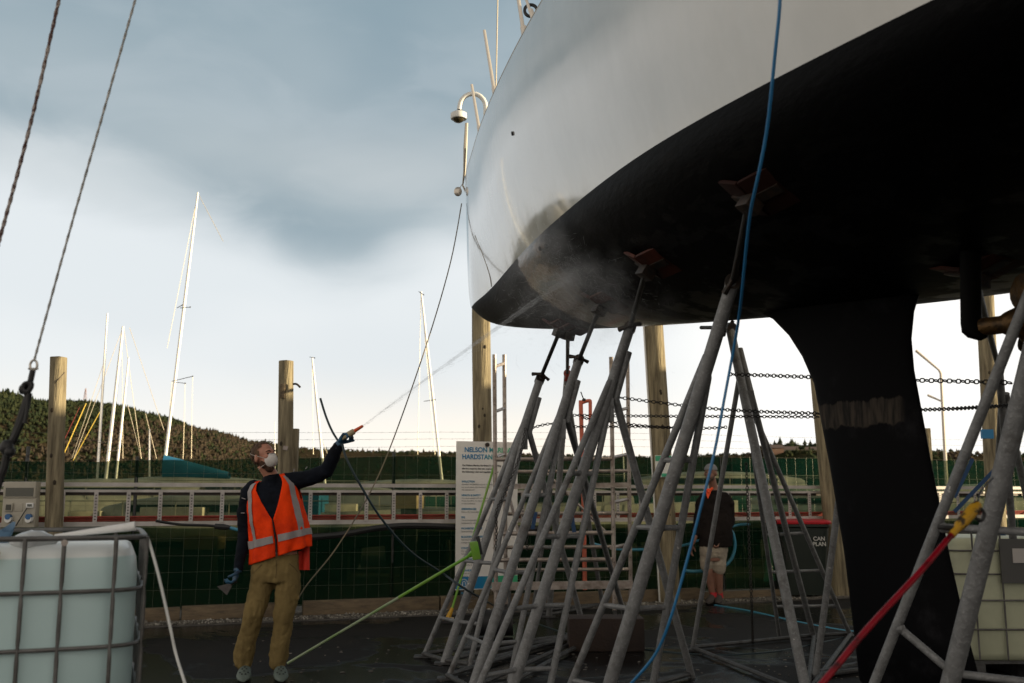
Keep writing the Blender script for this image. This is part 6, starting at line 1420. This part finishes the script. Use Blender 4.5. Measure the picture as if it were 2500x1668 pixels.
clut = [(720, 1222, 18.5, .35, .22, pm('warm_white', (.62, .55, .44), .6), 'small pale locker beyond the fence just right of the vest'), (815, 1240, 17.5, .8, .14, pm('warm_white', ()), 'low pale crate beyond the fence left of the teal hose'),
        (430, 1250, 17.0, 1.1, .16, pm('warm_white', ()), 'long pale box beyond the fence between the tall mast and the lowered arm'), (500, 1325, 16.6, .55, .22, pm('warm_tan', (.42, .30, .18), .7), 'tan box low behind the fence left of the lowered hand'),
        (1000, 1225, 18.0, .4, .25, pm('warm_tan', ()), 'tan box beyond the fence left of the rules sign'), (775, 1205, 18.8, .22, .18, lime, 'bright green bundle beyond the fence right of the vest'), (210, 1255, 16.9, .5, .1, pm('warm_white', ()), 'thin pale plank beyond the fence right of the left timber pole')]
for px, py, Y, wx, hz_, m_, lab in clut:
    p_ = at(px, py, Y); mb = MB().box(p_, (wx, .4, hz_), Matrix.Rotation(rnd(-.3, .3), 3, 'Z'), bev=.02); q_ = thing('storage_box', (p_.x, p_.y, 0), lab, 'box'); mb.build('box', m_, q_)
    MB().box(Vector((p_.x, p_.y, (p_.z - hz_ / 2) / 2)), (wx * .7, .3, p_.z - hz_ / 2 - .002)).build('stand', galv_dark, q_)
# beach rail on the boat right of the man
# extra distant stays
ds = MB(); ds.tube([at(157, 1075, 21), at(194, 995, 21)], .007, 4); tag(ds.build('mooring_line', pm('red_line', (.45, .06, .05), .6)), 'thin red line slanting up from the fence beside the left timber pole', 'line')
ds = MB(); ds.tube([at(155, 1110, 21), at(210, 985, 21)], .011, 4); ds.tube([at(178, 1125, 21.3), at(244, 1005, 21.3)], .008, 4); tag(ds.build('mooring_line', pm('yellow_line', (.6, .42, .06), .6)), 'pair of yellow lines slanting up from the fence right of the left timber pole', 'line')
# ================================================================== hills
hillm = bpy.data.materials.new('hill_cover'); hillm.use_nodes = True; t = hillm.node_tree; b = t.nodes['Principled BSDF']; tcn = t.nodes.new('ShaderNodeTexCoord'); src = tcn.outputs['Object']
c = tmix(t, tmr(t, tn(t, src, .012, 6, .6), .42, .56, 0, 1), (.036, .040, .018), (.066, .050, .032))
c = tmix(t, tmr(t, tn(t, src, .12, 6, .7), .4, .7, 0, .8), c, (.013, .016, .007)); t.links.new(c, b.inputs['Base Color']); b.inputs['Roughness'].default_value = 1; b.inputs['Specular IOR Level'].default_value = 0
bp = t.nodes.new('ShaderNodeBump'); bp.inputs['Strength'].default_value = 1; bp.inputs['Distance'].default_value = 4; t.links.new(tn(t, src, .25, 6, .7), bp.inputs['Height']); t.links.new(bp.outputs[0], b.inputs['Normal'])
leafm = [pm('forest_dark', (.024, .032, .018), 1, spec=0), pm('forest_olive', (.034, .040, .020), 1, spec=0), pm('forest_brown', (.056, .044, .032), 1, spec=0)]
def hill(name, prof, Y, depth, label=None, trees=0, tsize=(3, 6), seed=1):
    rows = []; xs = [prof[0][0] + (prof[-1][0] - prof[0][0]) * i / 120 for i in range(121)]; nd = 16
    def hz(px): return at(px, sinterp(px, prof), Y).z
    for k_ in range(nd + 1):
        f = k_ / nd; r_ = []
        for px in xs:
            x = at(px, 1213, Y).x; h0_ = hz(px); zf = math.sin(f * math.pi / 2) ** .9; yy_ = Y - depth * (1 - f)
            r_.append(Vector((x * (.92 + .08 * f), yy_, -1 + (h0_ + 1) * zf * (1 + .06 * (1 - f) * noise.noise(Vector((x * .02, f * 4, seed)))))))
        rows.append(r_)
    rows.append([Vector((p_.x, p_.y + depth * .8, -2)) for p_ in rows[-1]])
    o = MB().grid(rows).build(name, hillm, None, 180); tag(o, kind='structure')
    if trees:
        mb = MB(); rr = random.Random(seed)
        for i in range(trees):
            j = rr.uniform(0, 119.9); f = rr.random() ** .6 if i % 4 else 1.0; k_ = min(nd - 1e-3, f * nd); a0 = int(j); k0 = int(k_)
            p_ = rows[k0][a0].lerp(rows[k0][a0 + 1], j - a0).lerp(rows[k0 + 1][a0].lerp(rows[k0 + 1][a0 + 1], j - a0), k_ - k0)
            brown = noise.noise(Vector((p_.x * .018, p_.z * .05, seed * 3))) ; s = rr.uniform(*tsize) * (1.25 if f == 1 and rr.random() < .25 else 1)
            mi = 2 if (brown > .12 and rr.random() < .75) else (0 if rr.random() < .5 else 1)
            kind = rr.random() < .16; n = 6; base = len(mb.v)
            if kind:   # conifer
                hh = s * 1.25; wdt = s * .34; tv = [p_ + Vector((0, 0, hh))]; 
                for lv, (zz2, ww) in enumerate(((.62, .45), (.55, .75), (.3, .7), (.15, 1.0), (-.1, .5))):
                    for q in range(n): a = 2 * math.pi * (q + .5 * lv) / n + rr.random() * .3; tv.append(p_ + Vector((math.cos(a) * wdt * ww * rr.uniform(.8, 1.2), math.sin(a) * wdt * ww, hh * zz2)))
                fs = [(0, 1 + q, 1 + (q + 1) % n) for q in range(n)]
                for lv in range(4): fs += [(1 + lv * n + q, 1 + (lv + 1) * n + q, 1 + (lv + 1) * n + (q + 1) % n, 1 + lv * n + (q + 1) % n) for q in range(n)]
                mb.add(tv, fs, mi)
            else:
                for c2_ in range(3):
                    q_ = p_ + Vector((rr.uniform(-.35, .35) * s, rr.uniform(-.3, .3) * s, s * rr.uniform(.05, .4))); sz = s * rr.uniform(.22, .42)
                    vs = [q_ + Vector((a, b_, c__)).normalized() * sz * rr.uniform(.65, 1.2) for a, b_, c__ in ((1, 0, .1), (-1, .1, 0), (0, 1, 0), (.1, -1, 0), (0, 0, 1), (0, 0, -1), (.7, .7, .6), (-.7, -.7, .6), (.7, -.7, .6), (-.7, .7, .6))]
                    mb.add(vs, [(4, 6, 8), (4, 8, 7), (4, 7, 9), (4, 9, 6), (0, 8, 6), (3, 7, 8), (1, 9, 7), (2, 6, 9), (0, 3, 8), (3, 1, 7), (1, 2, 9), (2, 0, 6), (5, 3, 0), (5, 1, 3), (5, 2, 1), (5, 0, 2)], mi)
        o = mb.build('woodland', leafm, None, 1); tag(o, label, 'woodland', kind='stuff')
    return o
hill('hill', [(-260, 985), (-120, 960), (0, 972), (46, 984), (102, 1004), (170, 1025), (300, 1060), (420, 1090)], 900, 350, 'dark woodland on the far hill at the left edge', 2500, (4, 7.5), 5)
hill('hill', [(-300, 1040), (-100, 1030), (40, 1022), (110, 1012), (158, 1004), (190, 998), (268, 998), (306, 1004), (335, 1016), (408, 1029), (460, 1050), (498, 1058), (549, 1068), (600, 1085), (640, 1100), (700, 1140), (800, 1190)], 520, 260, 'autumn woodland of pines and brown scrub on the near hill at left', 15000, (1.1, 2.6), 2)
hill('hill', [(520, 1100), (600, 1082), (640, 1080), (700, 1092), (780, 1100), (860, 1103), (1100, 1108), (1300, 1112), (1600, 1118), (1800, 1112), (2200, 1118), (2700, 1118)], 1300, 300, 'low distant woodland line behind the raised arm', 1500, (2.5, 4.5), 3)
hill('hill', [(1780, 1135), (1840, 1108), (1870, 1098), (1905, 1094), (1960, 1096), (2020, 1094), (2100, 1100), (2300, 1112), (2500, 1120)], 420, 120, 'trees on the low rise with houses right of centre', 500, (1.6, 3.4), 4)
for k_, (px, py, w_, lab) in enumerate(((1890, 1100, 6, 'small brown house on the low rise left of the others'), (1925, 1104, 9, 'long pale house on the low rise in the middle'), (1985, 1105, 7, 'small pale house on the low rise beside the keel'))):
    p_ = at(px, py, 380 + k_ * 3); h_ = thing('house', (p_.x, p_.y, p_.z - 3), lab, 'house', 'houses on the low rise')
    MB().box(p_ + Vector((0, 0, -.9)), (w_, 5, 3.4)).build('wall', pm('house_wall' + str(k_), [(.28, .16, .10), (.42, .38, .34), (.4, .36, .32)][k_], .8), h_)
    MB().add([p_ + Vector((a * w_ * .55, b_ * 3, c__)) for a, b_, c__ in ((-1, -1, .8), (1, -1, .8), (1, 1, .8), (-1, 1, .8), (-1, 0, 2.2), (1, 0, 2.2))], [(0, 1, 5, 4), (2, 3, 4, 5), (0, 4, 3), (1, 2, 5)]).build('roof', pm('house_roof', (.10, .07, .06), .8), h_)
# transmitter tower on the hill
tw = MB(); pb_ = at(206, 996, 515); hgt = (at(206, 948, 515) - at(206, 996, 515)).z
for s in (-1, 1):
    for q in (-1, 1): tw.tube([pb_ + Vector((s * 1.2, q * 1.2, -2)), pb_ + Vector((s * .1, q * .1, hgt))], .10, 4)
for i in range(7):
    z = hgt * i / 7; w_ = 1.2 * (1 - i / 7); w2 = 1.2 * (1 - (i + 1) / 7); tw.tube([pb_ + Vector((-w_, -w_, z)), pb_ + Vector((w2, -w2, z + hgt / 7))], .07, 4); tw.tube([pb_ + Vector((w_, -w_, z)), pb_ + Vector((-w_, -w_, z))], .07, 4)
tag(tw.build('radio_mast', pm('mast_red', (.45, .28, .24), .6)), 'tiny lattice radio mast on the crest of the left hill', 'radio mast')
# ================================================================== unseen building added at right to cast the evening shade over the yard
shm = pm('shade_block_cladding', (.16, .17, .17), .7, var=(.12, .125, .13), vscale=.6)
def shade_block(label, x0, x1, y0, y1, H):
    rt = thing('shade_block', ((x0 + x1) / 2, (y0 + y1) / 2, 0), label, 'shade_block'); MB().box(((x0 + x1) / 2, (y0 + y1) / 2, H / 2), (x1 - x0, y1 - y0, H)).build('wall', shm, rt)
    MB().box(((x0 + x1) / 2, (y0 + y1) / 2, H + .07), (x1 - x0 + .5, y1 - y0 + .3, .14)).build('roof', pm('shade_block_roof', (.10, .10, .10), .6), rt)
    for k_ in range(3): MB().box((x0 - .02, y0 + (y1 - y0) * (k_ + .5) / 3, H * .36), (.04, min(3, (y1 - y0) / 5), H * .7)).build('door', pm('shade_block_door', (.22, .23, .23), .6), rt)
shade_block('long grey block added out of view to the right to shade the yard', 12.6, 19, -12, 14.1, 4.2)
